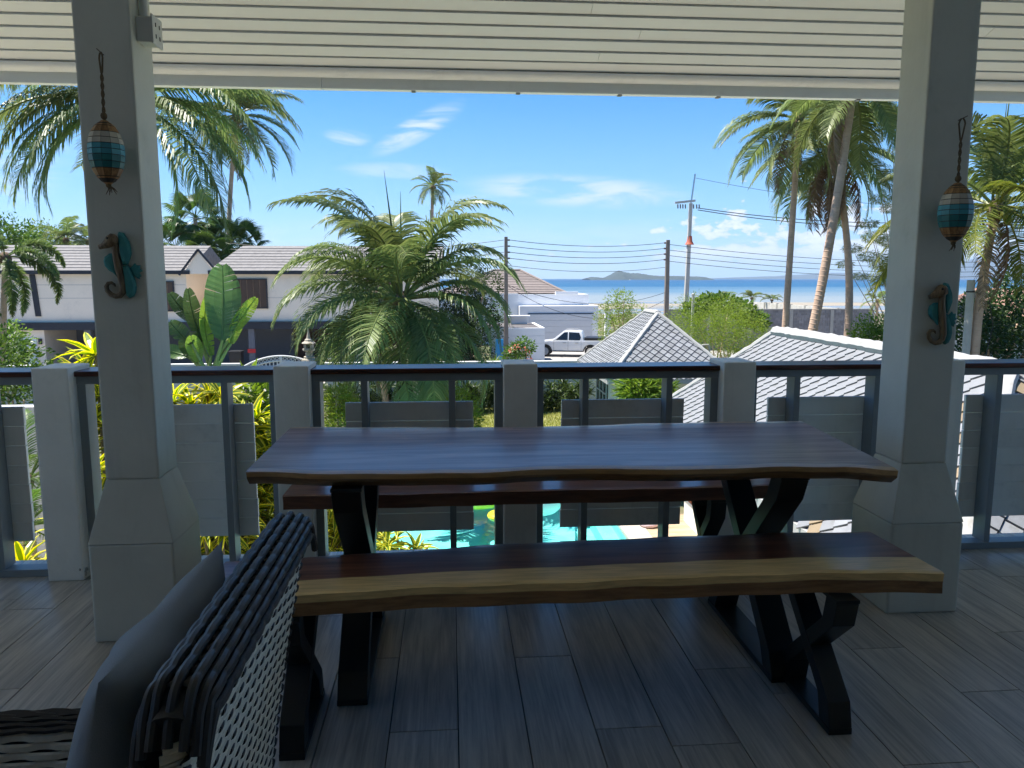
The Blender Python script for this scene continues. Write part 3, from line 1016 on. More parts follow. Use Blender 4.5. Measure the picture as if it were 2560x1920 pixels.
# arms, seat and feet
for (ya, yb, zt) in ((1.700, 1.785, 0.405), (1.10, 1.185, 0.405)):
    ar = MB().box(-1.22, back_x(0.4) - 0.062, ya + 0.012, yb - 0.012, 0.06, zt - 0.02).build('arm', M_WDARK, ch)
    for k in range(6):
        yy = ya + 0.004 + (yb - ya - 0.008) * k / 5
        MB().tube([(-1.23 + i * 0.022, yy, zt - 0.008 + 0.0022 * math.cos(i * 0.5 * PI + k * 2.1) - 0.010 * abs(k - 2.5) / 2.5) for i in range(31)], 0.0075, 6).build('arm_strand', M_WDARK, ar, smooth=True)
    for k in range(14):
        zz = 0.075 + k * 0.0225
        for yy, sg in ((ya + 0.008, -1), (yb - 0.008, 1)):
            MB().tube([(-1.22 + i * 0.0145, yy + sg * (0.004 - 0.007 * math.exp(-(((i / 4.0 + k) % 2 - 1) / 0.4) ** 4)), zz) for i in range(46)], 0.0105, 5, flat=0.45, up=(0, 1, 0)).build('arm_weft', M_WGREY, ar, smooth=True)
MB().box(-1.21, back_x(0.1) - 0.062, 1.186, 1.699, 0.10, 0.24).build('seat', M_WDARK, ch, bevel=0.01)
for x in (-1.18, -0.60):
    for y in (1.14, 1.745):
        MB().box(x - 0.02, x + 0.02, y - 0.02, y + 0.02, 0.0, 0.06).build('foot', M_WDARK, ch)

M_CUSH = paint('slate_blue_fabric', lin((0.53, 0.56, 0.60)), 0.85, 0.06, 5, 0.35, bumpscale=420)


def pillow(name, c, w, h, t, rot, lab, parent=None, seed=1, mat=None):
    """square cushion with pinched corners and soft creases; local x = width, z = height, y = thickness"""
    rr_ = random.Random(seed)
    n = 26
    ph = [(rr_.uniform(2, 7), rr_.uniform(2, 7), rr_.uniform(0, 6)) for _ in range(4)]
    vs, fs = [], []
    for side in (1, -1):
        for i in range(n + 1):
            for j in range(n + 1):
                u, v = -1 + 2 * i / n, -1 + 2 * j / n
                f = max(0.0, (1 - u ** 4) * (1 - v ** 4)) ** 0.72
                pin = 1 - 0.09 * (1 - abs(u)) ** 0.0 * (v * v) * (1 - u * u) - 0.0
                px_, pz_ = u * (1 - 0.07 * (1 - u * u) * 0 - 0.085 * (1 - v * v) * abs(u) ** 3), v * (1 - 0.085 * (1 - u * u) * abs(v) ** 3)
                cr = sum(math.sin(a * u + b * v + c_) for a, b, c_ in ph) * 0.0035 * f + 0.010 * f * math.exp(-((u * 1.2 + v * 0.5 - 0.25) * 9) ** 2) * side + 0.008 * f * math.exp(-((u * 1.1 - v * 0.35 + 0.3) * 10) ** 2) * side
                k = 0.05 * math.exp(-((u + 0.45) ** 2 * 14 + (v - 0.55) ** 2 * 5)) * f
                vs.append((px_ * w / 2, side * (f * t / 2 * (1 - 0.5 * 0) + cr - k * side * 0) - (0.05 if side > 0 else 0.0) * math.exp(-((u - 0.5) ** 2 * 10 + (v + 0.3) ** 2 * 6)) * f * 0.3, pz_ * h / 2))
    N = (n + 1) ** 2
    for s_ in range(2):
        for i in range(n):
            for j in range(n):
                a = s_ * N + i * (n + 1) + j
                q = (a, a + n + 1, a + n + 2, a + 1)
                fs.append(q if s_ == 0 else tuple(reversed(q)))
    me = MB().add(vs, fs)
    mesh = me.mesh(name, mat or M_CUSH, smooth='all', fix=False)
    bm = bmesh.new()
    bm.from_mesh(mesh)
    bmesh.ops.remove_doubles(bm, verts=bm.verts, dist=0.0008)
    bmesh.ops.recalc_face_normals(bm, faces=bm.faces)
    bm.to_mesh(mesh)
    bm.free()
    mesh.shade_smooth()
    o = bpy.data.objects.new(name, mesh)
    COL.objects.link(o)
    o.location, o.rotation_euler = c, rot
    tag(o, lab, 'cushion')
    return o


# width along Y, leaning against the back
pillow('cushion', (-0.605, 1.475, 0.50), 0.66, 0.60, 0.155, (rad(13), 0.0, rad(90)), 'slate blue back cushion leaning in the wicker chair', seed=5)

# ------------------------------------------------------------------ land, sea, far shore
def land_mat():
    m, n, p, _ = new_mat('garden_soil_and_turf')
    geo = n.node('ShaderNodeNewGeometry')
    pos = geo.outputs['Position']
    f = n.noise(pos, 0.5, 6.0, 0.6)
    f2 = n.noise(pos, 3.0, 5.0, 0.6)
    c = n.mix(n.ramp(f, 0.4, 0.62), col((0.085, 0.10, 0.035)), col((0.19, 0.155, 0.095)))
    c = n.mix(n.math('MULTIPLY', n.ramp(f2, 0.45, 0.7), 0.5), c, col((0.06, 0.085, 0.028)))
    n.put(p.inputs['Base Color'], c)
    p.inputs['Roughness'].default_value = 0.95
    bumped(n, p, f2, 0.5, 0.08)
    return m


def sand_mat():
    m, n, p, _ = new_mat('tidal_sand')
    geo = n.node('ShaderNodeNewGeometry')
    pos = geo.outputs['Position']
    wet = n.ramp(n.noise(n.mapping(pos, (0.012, 0.06, 0.1)), 1.0, 6.0, 0.6), 0.46, 0.56)
    rock = n.ramp(n.noise(n.mapping(pos, (0.12, 0.3, 0.1)), 1.0, 5.0, 0.65), 0.56, 0.64)
    c = n.mix(wet, col((0.27, 0.235, 0.18)), col((0.17, 0.16, 0.14)))
    sp = n.node('ShaderNodeSeparateXYZ')
    n.put(sp.inputs[0], pos)
    nearshore = n.ramp(sp.outputs[1], 215, 180)
    c = n.mix(n.math('MULTIPLY', rock, nearshore), c, col((0.12, 0.10, 0.075)))
    n.put(p.inputs['Base Color'], c)
    n.put(p.inputs['Roughness'], n.ramp(wet, 0, 1, 0.9, 0.18))
    return m


def sea_mat():
    m, n, p, _ = new_mat('shallow_tropical_sea')
    geo = n.node('ShaderNodeNewGeometry')
    pos = geo.outputs['Position']
    sp = n.node('ShaderNodeSeparateXYZ')
    n.put(sp.inputs[0], pos)
    y = sp.outputs[1]
    band = n.math('MULTIPLY', n.math('SUBTRACT', n.noise(n.mapping(pos, (0.0012, 0.009, 0.01)), 1.0, 4.0), 0.5), 420.0)
    yy = n.math('ADD', y, band)
    c = n.mix(n.ramp(yy, 260, 460), col((0.20, 0.235, 0.25)), col((0.09, 0.165, 0.23)))
    c = n.mix(n.ramp(yy, 430, 760), c, col((0.02, 0.09, 0.18)))
    c = n.mix(n.ramp(yy, 760, 2600), c, col((0.006, 0.06, 0.15)))
    n.put(p.inputs['Base Color'], c)
    p.inputs['Roughness'].default_value = 0.5
    p.inputs['Specular IOR Level'].default_value = 0.12
    bumped(n, p, n.noise(n.mapping(pos, (0.25, 0.8, 1)), 1.0, 3.0), 0.5, 0.3)
    return m


def land_z(x, y):
    if y < 95:
        return G
    if y < 150:
        q = (y - 95) / 55
        return G - 1.75 * q * q * (3 - 2 * q)
    return G - 1.75 - max(0, y - 150) / 120 * 0.35


ys = [-60, 10.4, 20.6, 60, 95, 106, 117, 128, 139, 150, 200, 300]
vs, fs = [], []
xsn = [-900, -300, -100, 40, 120, 300, 900]
# the garden sheet has the pool cut out of it
POOL = (-3.2, 3.56, 10.4, 20.6)
gx = [-900, -300, -100, -3.2, 3.56, 40, 120, 300, 900]
for y in ys[:10]:
    for x in gx:
        vs.append((x, y, land_z(x, y)))
for j in range(9):
    for i in range(len(gx) - 1):
        if gx[i] == -3.2 and ys[j] == 10.4:
            continue
        a = j * len(gx) + i
        fs.append((a, a + 1, a + 1 + len(gx), a + len(gx)))
MB().add(vs, fs).build('ground', land_mat(), kind='structure')
vs, fs = [], []
yb_ = [149, 175, 200, 230, 262, 300]
for y in yb_:
    for x in [-900 + 60 * i for i in range(31)]:
        vs.append((x, y, land_z(x, y) - (0.004 if y < 150 else 0) + 0.06 * math.sin(x * 0.05 + y)))
for j in range(len(yb_) - 1):
    for i in range(30):
        a = j * 31 + i
        fs.append((a, a + 1, a + 32, a + 31))
MB().add(vs, fs).build('beach', sand_mat(), kind='structure')
SEA = -5.78
MB().add([(-16000, 225, SEA), (16000, 225, SEA), (16000, 12500, SEA), (-16000, 12500, SEA)], [(0, 1, 2, 3)]).build('sea', sea_mat(), kind='structure')

M_ISLE = paint('island_scrub', (0.022, 0.034, 0.022), 0.95, 0.5, 0.03, 0.0, dirt=(0.06, 0.05, 0.045), dirt_amt=0.6, dirt_scale=0.02)


def ridge_hill(name, pts, Y, depth, mat, seed, kind='structure', base=SEA, rough=0.06, n=150, **kw):
    """hill range: skyline given as photograph pixels at distance Y, real depth behind it"""
    rr_ = random.Random(seed)
    P = [on_y(px, py, Y) for px, py in pts]
    x0, x1 = P[0].x, P[-1].x
    rows = 9
    vs, fs = [], []

    def sky_z(x):
        for a, b in zip(P, P[1:]):
            if x <= b.x:
                q = (x - a.x) / max(1e-6, b.x - a.x)
                return a.z + (b.z - a.z) * q
        return P[-1].z
    ph = [(rr_.uniform(8, 60), rr_.uniform(0, 6)) for _ in range(9)]
    for j in range(rows + 1):
        v = j / rows
        prof = math.sin(PI * min(1, max(0, v))) ** 0.6
        for i in range(n + 1):
            u = i / n
            x = x0 + (x1 - x0) * u
            h = max(0.3, sky_z(x) - base)
            wob = 1 + rough * sum(math.sin(f * u * 6.28 + p + 2.2 * v * k) for k, (f, p) in enumerate(ph)) / 3
            vs.append((x, Y + depth * (v - 0.5), base - 0.5 + (h + 0.5) * prof * wob))
    for j in range(rows):
        for i in range(n):
            a = j * (n + 1) + i
            fs.append((a, a + 1, a + n + 2, a + n + 1))
    return MB().add(vs, fs).build(name, mat, smooth='all', fix=False, kind=kind, **kw)


ridge_hill('island', [(1465, 696), (1480, 692), (1500, 694), (1510, 695), (1520, 691), (1535, 683), (1546, 677), (1562, 681), (1575, 684), (1592, 683), (1610, 686), (1630, 689),
                      (1650, 690), (1690, 690), (1730, 691), (1755, 692), (1766, 696)], 3600, 260, M_ISLE, 3)
b0, b1 = on_y(1575, 696, 3460), on_y(1660, 696, 3460)
MB().box(b0.x, b1.x, 3455, 3480, SEA - 0.5, SEA + 3.0).build('island_beach', paint('pale_sand', (0.6, 0.55, 0.45), 0.9, 0.1, 0.1), kind='structure')
M_MOUNT = paint('mountain_forest', (0.016, 0.024, 0.022), 0.95, 0.3, 0.004, 0.0)
ridge_hill('mountain_range', [(1800, 696), (1860, 693), (1960, 690), (2080, 682), (2160, 685), (2260, 680), (2360, 672), (2430, 655), (2480, 640),
                              (2520, 630), (2560, 636), (2640, 650), (2760, 640), (2900, 670), (3000, 696)], 9000, 1800, M_MOUNT, 5)
ridge_hill('mountain_range', [(-900, 696), (-500, 670), (-200, 660), (0, 672), (200, 665), (420, 675), (650, 684), (800, 692), (900, 696)], 9000, 1800, M_MOUNT, 9)

# lawn, road, paving added to bounce sun
M_ROAD = paint('worn_concrete_road', (0.33, 0.31, 0.29), 0.9, 0.15, 0.6, 0.3, dirt=(0.15, 0.14, 0.13), dirt_amt=0.5, dirt_scale=0.8)
MB().add([(-60, 32.2, G + 0.012), (60, 32.2, G + 0.012), (60, 42.0, G + 0.012), (-60, 42.0, G + 0.012)], [(0, 1, 2, 3)]).build('road', M_ROAD, kind='structure')
MB().add([(3, 42.004, G + 0.008), (40, 42.004, G + 0.008), (40, 60, G + 0.008), (3, 60, G + 0.008)], [(0, 1, 2, 3)]).build('forecourt', M_ROAD, kind='structure')

MB().add([(-3.1, 21.2, G + 0.005), (9.0, 21.2, G + 0.005), (9.0, 31.1, G + 0.005), (-3.1, 31.1, G + 0.005)], [(0, 1, 2, 3)]).build('lawn', paint('dry_lawn_turf', (0.20, 0.205, 0.06), 0.95, 0.3, 1.2, 0.4, dirt=(0.30, 0.24, 0.13), dirt_amt=0.5, dirt_scale=0.7), kind='structure')
M_BOUNCE_PAVE = paint('pale_bounce_paving', (0.58, 0.53, 0.44), 0.9, 0.15, 1.5, 0.25, dirt=(0.28, 0.25, 0.2), dirt_amt=0.4)
MB().add([(-16, 3.95, G + 0.006), (4.3, 3.95, G + 0.006), (4.3, 9.88, G + 0.006), (-16, 9.88, G + 0.006)], [(0, 1, 2, 3)]).build('bounce_paving', M_BOUNCE_PAVE, kind='structure')  # mostly unseen, added pale to throw sunlight up onto the veranda ceiling
# grass: many blades over the lawn, one mass
M_GRASS = leaf('lawn_blades', (0.22, 0.25, 0.05), (0.42, 0.40, 0.13), trans=0.3, objvar=0.0)
gm = MB()
rg = random.Random(4)
for _ in range(26000):
    x = rg.uniform(-3.0, 7.5)
    y = rg.uniform(21.5, 30.6)
    if 3.9 < x < 7.9 and 19.5 < y < 25:
        continue
    h = rg.uniform(0.04, 0.10)
    a = rg.uniform(0, PI)
    dx, dy = math.cos(a) * 0.018, math.sin(a) * 0.018
    lx, ly = rg.uniform(-0.04, 0.04), rg.uniform(-0.04, 0.04)
    gm.add([(x - dx, y - dy, G + 0.01), (x + dx, y + dy, G + 0.01), (x + lx, y + ly, G + 0.01 + h)], [(0, 1, 2)], rg.random())
gm.build('lawn_grass', M_GRASS, fix=False, kind='stuff', label='short sunlit lawn grass behind the pool', cat='grass')

# ------------------------------------------------------------------ pool
px0, px1, py0, py1 = POOL


def pool_mat():
    m, n, p, out = new_mat('pool_water')
    m.blend_method = 'BLEND' if hasattr(m, 'blend_method') else m.blend_method
    tr = n.node('ShaderNodeBsdfTransparent')
    tr.inputs[0].default_value = (0.80, 0.97, 0.97, 1)
    gl = n.node('ShaderNodeBsdfGlossy')
    gl.inputs['Roughness'].default_value = 0.03
    fr = n.node('ShaderNodeFresnel')
    fr.inputs[0].default_value = 1.33
    b = n.node('ShaderNodeBump')
    b.inputs['Strength'].default_value = 0.25
    b.inputs['Distance'].default_value = 0.05
    n.put(b.inputs['Height'], n.noise(coords(n), 3.0, 3.0))
    n.put(gl.inputs['Normal'], b.outputs[0])
    n.put(fr.inputs['Normal'], b.outputs[0])
    mx = n.node('ShaderNodeMixShader')
    n.put(mx.inputs[0], fr.outputs[0])
    n.t.links.new(tr.outputs[0], mx.inputs[1])
    n.t.links.new(gl.outputs[0], mx.inputs[2])
    n.t.links.new(mx.outputs[0], out.inputs[0])
    return m


def pool_floor():
    m, n, p, _ = new_mat('turquoise_pool_lining')
    v = coords(n)
    vo = n.node('ShaderNodeTexVoronoi', feature='DISTANCE_TO_EDGE')
    n.put(vo.inputs['Vector'], n.mapping(v, (1, 1, 1)))
    vo.inputs['Scale'].default_value = 3.0
    k = n.noise(v, 2.0, 4.0)
    c = n.mix(n.ramp(k, 0.3, 0.7), col((0.20, 0.72, 0.68)), col((0.28, 0.82, 0.76)))
    n.put(p.inputs['Base Color'], c)
    p.inputs['Roughness'].default_value = 0.6
    return m


pl = thing('pool', ((px0 + px1) / 2, (py0 + py1) / 2, G), kind='structure')
MPF = pool_floor()
D0 = G - 1.15
m = MB()
m.add([(px0, py0, D0), (px1, py0, D0), (px1, py1, D0), (px0, py1, D0), (px0, py0, G - 0.02), (px1, py0, G - 0.02), (px1, py1, G - 0.02), (px0, py1, G - 0.02)],
      [(0, 1, 2, 3), (0, 4, 5, 1), (1, 5, 6, 2), (2, 6, 7, 3), (3, 7, 4, 0)])
m.build('pool_basin', MPF, pl, fix=False)
MB().add([(px0, py0, G - 0.13), (px1, py0, G - 0.13), (px1, py1, G - 0.13), (px0, py1, G - 0.13)], [(0, 1, 2, 3)]).build('water', pool_mat(), pl)
st_ = MB()
for k in range(3):
    st_.box(px1 - 0.35 * (3 - k), px1 - 0.001, 15.6, 17.2, D0 + 0.01, D0 + 0.28 * (k + 1))
st_.build('pool_steps', MPF, pl)
M_COPE = paint('pale_stone_coping', (0.46, 0.42, 0.35), 0.85, 0.12, 2.0, 0.2, dirt=(0.28, 0.25, 0.2), dirt_amt=0.4)
cop = thing('pool_coping', (px1, 15, G), kind='structure')
for k in range(11):
    y = 9.9 + k * 1.0
    MB().box(px1 - 0.03, px1 + 0.47, y + 0.004, y + 0.996, G - 0.05, G + 0.035).build('coping_stone', M_COPE, cop, bevel=0.006)
    if k < 8:
        x = px0 - 0.47 + k * 1.0
        MB().box(x + 0.004, min(x + 0.996, px1 - 0.034), py1 + 0.0, py1 + 0.46, G - 0.05, G + 0.035).build('coping_stone', M_COPE, cop, bevel=0.006)
M_DECK = wood('stamped_terrace', (0.34, 0.245, 0.15), (0.50, 0.38, 0.25), 'X', 0.8, 0.5, objvar=0.12)
dk = thing('terrace', (4.5, 14, G), kind='structure')
for i in range(1):
    for j in range(24):
        x0, y0 = px1 + 0.475 + i * 1.2 - (j % 2) * 0.0, 10.4 + j * 0.24
        MB().box(x0 + 0.003, x0 + 1.197, y0 + 0.003, y0 + 0.237, G + 0.004, G + 0.030 + R.uniform(0, .002)).build('terrace_plank', M_DECK, dk)

# floats on the water
M_YEL = paint('yellow_vinyl', (0.80, 0.60, 0.03), 0.3, 0.03, 2, 0.0, spec=0.5)
M_VWHITE = paint('white_vinyl', (0.80, 0.82, 0.80), 0.3, 0.03, 2, 0.0)
M_VPINK = paint('pink_vinyl', (0.75, 0.10, 0.22), 0.3, 0.03, 2, 0.0)
M_VTEAL = paint('teal_vinyl', (0.04, 0.50, 0.45), 0.3, 0.03, 2, 0.0)
M_VORANGE = paint('orange_vinyl', (0.8, 0.22, 0.04), 0.35, 0.03)


def ring(mb, c, R0, r, sz=1.0, n=28, k=12, a0=0, a1=2 * PI, tilt=0.0):
    full = abs(a1 - a0 - 2 * PI) < 1e-6
    path = []
    for i in range(n + (0 if full else 1)):
        an = a0 + (a1 - a0) * i / n
        path.append(Vector((c[0] + R0 * math.cos(an), c[1] + R0 * math.sin(an), c[2])))
    vs, fs = [], []
    for i, p in enumerate(path):
        an = a0 + (a1 - a0) * i / n
        for q in range(k):
            b = 2 * PI * q / k
            vs.append(p + Vector((math.cos(an), math.sin(an), 0)) * (r * math.cos(b)) + Vector((0, 0, r * sz * math.sin(b))))
    L = len(path)
    for i in range(L if full else L - 1):
        i2 = (i + 1) % L
        for q in range(k):
            q2 = (q + 1) % k
            fs.append((i * k + q, i * k + q2, i2 * k + q2, i2 * k + q))
    mb.add(vs, fs)
    return mb


WZ = G - 0.13
c = on_z(1195, 1275, WZ)
fl_ = thing('pool_float', (c.x + 0.05, c.y + 0.80, WZ), 'big yellow inflatable pool float with duck head', 'pool float', 'inflatables on the pool')
C0 = Vector((c.x + 0.05, c.y + 0.80, WZ + 0.17))
ring(MB(), C0, 0.52, 0.24).build('ring', M_YEL, fl_, smooth='all')
mm = MB()
mm.tube([C0 + Vector((0.30, 0.42, 0.12)), C0 + Vector((0.34, 0.46, 0.42)), C0 + Vector((0.30, 0.42, 0.62))], [0.15, 0.12, 0.13], 12)
mm.ball(C0 + Vector((0.30, 0.40, 0.74)), 0.19, 0.19, 0.18, 14, 10)
mm.build('duck_head', M_YEL, fl_, smooth='all')
MB().ball(C0 + Vector((0.34, 0.22, 0.70)), 0.10, 0.11, 0.04, 10, 6).build('beak', M_VORANGE, fl_, smooth='all')
c = on_z(1238, 1297, WZ)
f2 = thing('pool_float', (c.x + 0.14, c.y, WZ), 'small yellow inflatable ring with printed face floating near the yellow duck', 'pool float', 'inflatables on the pool')
C1 = Vector((c.x + 0.14, c.y, WZ + 0.07))
ring(MB(), C1, 0.22, 0.10, 0.8).build('ring', M_YEL, f2, smooth='all')
MB().ball(C1 + Vector((-0.13, -0.18, 0.07)), 0.03, 0.03, 0.02, 8, 5).build('printed_spot', M_VPINK, f2)
c = on_z(1372, 1290, WZ)
f3 = thing('pool_float', (c.x - 0.35, c.y + 0.6, WZ), 'white inflatable ring with pink, teal and yellow print on the pool', 'pool float', 'inflatables on the pool')
C2 = Vector((c.x - 0.35, c.y + 0.6, WZ + 0.22))
ring(MB(), C2, 0.50, 0.26).build('ring', M_VWHITE, f3, smooth='all')
for a0, a1, dr, mt in ((-1.15, -0.75, 0.0, M_VTEAL), (-0.7, -0.1, 0.0, M_YEL), (-2.0, -1.22, 0.0, M_VPINK), (0.5, 1.3, 0, M_VPINK), (1.5, 2.4, 0, M_VTEAL), (2.6, 3.6, 0, M_YEL)):
    q = MB()
    vs, fs = [], []
    for i in range(9):
        an = a0 + (a1 - a0) * i / 8
        w = math.sin(PI * i / 8) * 0.55 + 0.12
        for j in range(6):
            b = PI / 2 + (j / 5 - 0.62) * 2.0 * w
            rr_ = 0.264
            d = Vector((math.cos(an), math.sin(an), 0))
            vs.append(C2 + d * (0.50 + rr_ * math.cos(b)) + Vector((0, 0, rr_ * math.sin(b))))
    for i in range(8):
        for j in range(5):
            a = i * 6 + j
            fs.append((a, a + 1, a + 7, a + 6))
    q.add(vs, fs)
    q.build('printed_patch', mt, f3, smooth='all', fix=False)
c = on_z(1622, 1315, G + 0.03)
f4 = thing('swim_ring', (c.x, c.y, G + 0.03), 'small pale pink swim ring lying on the brown terrace', 'swim ring')
ring(MB(), (c.x, c.y, G + 0.086), 0.15, 0.055, 0.9).build('ring', paint('pale_pink_vinyl', (0.75, 0.55, 0.55), 0.35, 0.03), f4, smooth='all')

# ------------------------------------------------------------------ hipped pavilions with diamond tiles
M_RTILE = paint('whitewashed_tile', lin((0.50, 0.51, 0.525)), 0.75, 0.12, 6, 0.35, objvar=0.15, dirt=lin((0.40, 0.39, 0.36)), dirt_amt=0.6, dirt_scale=5)
M_RTILEB = paint('bare_tan_tile', lin((0.52, 0.46, 0.37)), 0.8, 0.12, 6, 0.35, objvar=0.1)
M_RUNDER = paint('roof_underside', lin((0.44, 0.45, 0.47)), 0.9, 0.1)
M_MORTAR = paint('white_ridge_mortar', lin((0.62, 0.62, 0.61)), 0.8, 0.10, 5, 0.6, dirt=lin((0.52, 0.50, 0.46)), dirt_amt=0.65, dirt_scale=4.5, bumpscale=16)
M_PWALL = paint('cream_wall', lin((0.90, 0.88, 0.83)), 0.8, 0.06, 2, 0.1)
M_WFRAME = paint('grey_window_frame', lin((0.62, 0.64, 0.65)), 0.5, 0.05)
M_GLASS = glass_dark('window_glass')


def hip_roof(th, xc, ya, yb, zr, run, ze, faces, tan=0.0, tile=0.27, seed=2):
    """ridge along Y at xc from ya to yb; faces: which slopes get single tiles"""
    rise = zr - ze
    x0, x1, y0, y1 = xc - run, xc + run, ya - run, yb + run
    A, B = Vector((xc, ya, zr)), Vector((xc, yb, zr))
    NL, NR, FR, FL = Vector((x0, y0, ze)), Vector((x1, y0, ze)), Vector((x1, y1, ze)), Vector((x0, y1, ze))
    dz = Vector((0, 0, 0.10))
    rf = MB()
    vs = [NL, NR, FR, FL, A, B, NL - dz, NR - dz, FR - dz, FL - dz]
    rf.add(vs, [(0, 1, 4), (1, 2, 5, 4), (2, 3, 5), (3, 0, 4, 5), (6, 9, 8, 7), (0, 6, 7, 1), (1, 7, 8, 2), (2, 8, 9, 3), (3, 9, 6, 0)])
    roof = rf.build('roof', M_RUNDER, th)
    rr_ = random.Random(seed)
    w = tile
    tm = {}
    for nm, mt in (('a', M_RTILE), ('b', M_RTILEB)):
        q = MB()
        g = 0.009
        hw, hh = w / 2 - g, w / 2 - g
        # diamond slab, its lower tip lifted off the one beneath
        p = [(0, -hh, 0.052), (hw, 0, 0.034), (0, hh, 0.016), (-hw, 0, 0.034)]
        q.hexa([(a, b, c - 0.020) for a, b, c in p] + p)
        tm[nm] = q.mesh('roof_tile', mt)
    cand = []
    SLP = {'left': (FL, NL, A, B), 'near': (NL, NR, A, A), 'right': (NR, FR, B, A), 'far': (FR, FL, B, B)}
    for face in faces:
        e0, e1, r1, r0 = SLP[face]          # eave start, eave end, ridge above e1, ridge above e0
        ux = (e1 - e0)
        L = ux.length
        ux = ux / L
        mid = (r0 + r1) / 2
        up = mid - e0
        up = up - ux * up.dot(ux)
        Hs = up.length
        up = up / Hs
        nz = ux.cross(up)
        if nz.z < 0:
            nz = -nz
        ra, rb = (r0 - e0).dot(ux), (r1 - e0).dot(ux)
        j = 0
        b = w * 0.30
        while b < Hs:
            i0 = -1
            a = (j % 2) * w / 2
            while a < L + w:
                q = b / Hs
                lo, hi = ra * q, L + (rb - L) * q
                if lo - w * 0.1 < a < hi + w * 0.1 and b < Hs - w * 0.2:
                    o = e0 + ux * a + up * b + nz * 0.004
                    M4 = Matrix((ux, up, nz)).transposed().to_4x4()
                    M4.translation = o
                    cand.append((o, M4))
                a += w
            b += w / 2
            j += 1
    cand.sort(key=lambda q: (q[0] - CAM).length)
    org = ORG[th.name]
    restm = MB()
    for k, (o, M4) in enumerate(cand):
        b = tan and rr_.random() < tan * (1.6 if o.z > ze + rise * 0.6 else 0.25)
        M4 = M4 @ Matrix.Rotation(rr_.uniform(-0.025, 0.025), 4, 'Z') @ Matrix.Rotation(rr_.uniform(-0.012, 0.012), 4, 'X')
        if k < 300:
            ML = M4.copy()
            ML.translation = M4.translation - org
            placem('roof_tile', tm['b' if b else 'a'], roof, ML)
        else:
            for_v = [M4 @ v.co for v in tm['a'].vertices]
            restm.add(for_v, [tuple(p.vertices) for p in tm['a'].polygons])
    if restm.v:
        o = restm.build('roof_tiles_beyond', M_RTILE, roof, fix=False, kind='stuff')
    # rough mortar caps on ridge and hips
    def cap(p, q, r, name):
        n = max(4, int((q - p).length / 0.12))
        path = [p.lerp(q, i / n) + Vector((rr_.uniform(-.006, .006), 0, rr_.uniform(-.008, .008))) for i in range(n + 1)]
        MB().tube(path, [r * rr_.uniform(0.9, 1.1) for _ in path], 8, flat=0.8).build(name, M_MORTAR, roof, smooth=True)
    lift = Vector((0, 0, 0.03))
    cap(A + lift, B + lift, 0.13 if run > 1.9 else 0.10, 'ridge_cap')
    for r_, e in ((A, NL), (A, NR), (B, FL), (B, FR)):
        cap(r_ + lift, e + lift, 0.085 if run > 1.9 else 0.07, 'hip_cap')
    for p, q in ((NL, NR), (NR, FR), (FR, FL), (FL, NL)):
        MB().bar(p - Vector((0, 0, 0.045)), q - Vector((0, 0, 0.045)), 0.05, 0.13).build('eave_board', M_MORTAR, roof)
    return NL, NR, FR, FL


pv = thing('pavilion', (5.88, 22.2, G), 'small pavilion with white diamond-tiled hip roof behind the middle railing', 'pavilion', 'white roofed pavilions in the garden')
hip_roof(pv, 5.88, 21.55, 22.87, 0.40, 1.75, -1.25, ('near', 'left'), tile=0.25)
MB().box(4.62, 7.14, 20.32, 24.1, G, -1.40).build('wall', M_PWALL, pv)
lwin = MB().box(4.585, 4.618, 22.2, 23.7, -2.75, -1.6).build('window', M_GLASS, pv)
for k in range(4):
    y = 22.2 + 1.5 * k / 3
    MB().box(4.555, 4.584, y - 0.03, y + 0.03, -2.75, -1.6).build('mullion', M_WFRAME, lwin)
for k in range(4):
    zz = -2.75 + 1.15 * k / 3
    MB().box(4.55, 4.5545, 22.17, 23.73, zz - 0.025, zz + 0.025).build('glazing_bar', M_WFRAME, lwin)
for (xa, xb) in ((4.82, 5.25), (5.7, 6.4)):
    w_ = MB().box(xa, xb, 20.285, 20.318, -2.7, -1.65).build('window', M_GLASS, pv)
    for k in range(3):
        x = xa + (xb - xa) * k / 2
        MB().box(x - 0.025, x + 0.025, 20.255, 20.284, -2.7, -1.65).build('mullion', M_WFRAME, w_)
    for k in range(5):
        zz = -2.7 + 1.05 * k / 4
        MB().box(xa - 0.026, xb + 0.026, 20.25, 20.2545, zz - 0.02, zz + 0.02).build('glazing_bar', M_WFRAME, w_)

sa = thing('pavilion', (6.4, 11.5, G), 'large nearby pavilion with white tiled hip roof and carved panels, right behind the railing', 'pavilion', 'white roofed pavilions in the garden')
hip_roof(sa, 6.4, 8.275, 14.71, 0.34, 2.07, -1.68, ('left', 'near'), tan=0.22, tile=0.27, seed=6)
MB().box(4.98, 7.9, 7.6, 15.75, G + 0.004, -1.80).build('wall', M_PWALL, sa)
M_CARVE = wood('carved_teak', lin((0.40, 0.17, 0.08)), lin((0.68, 0.34, 0.18)), 'Z', 0.55, 2.0)
for ya in (13.05, 14.05, 14.95):
    pn = MB().box(4.955, 4.979, ya, ya + 0.5, G + 0.55, -2.0).build('carved_panel', M_CARVE, sa)
    rr_ = random.Random(int(ya * 10))
    q = MB()
    for _ in range(46):
        y, zz, r_ = ya + rr_.uniform(0.06, 0.44), rr_.uniform(G + 0.65, -2.1), rr_.uniform(0.03, 0.08)
        q.ball((4.952, y, zz), 0.02, r_, r_ * rr_.uniform(0.7, 1.8), 8, 5)
    q.build('carved_relief', M_CARVE, pn, smooth=True)
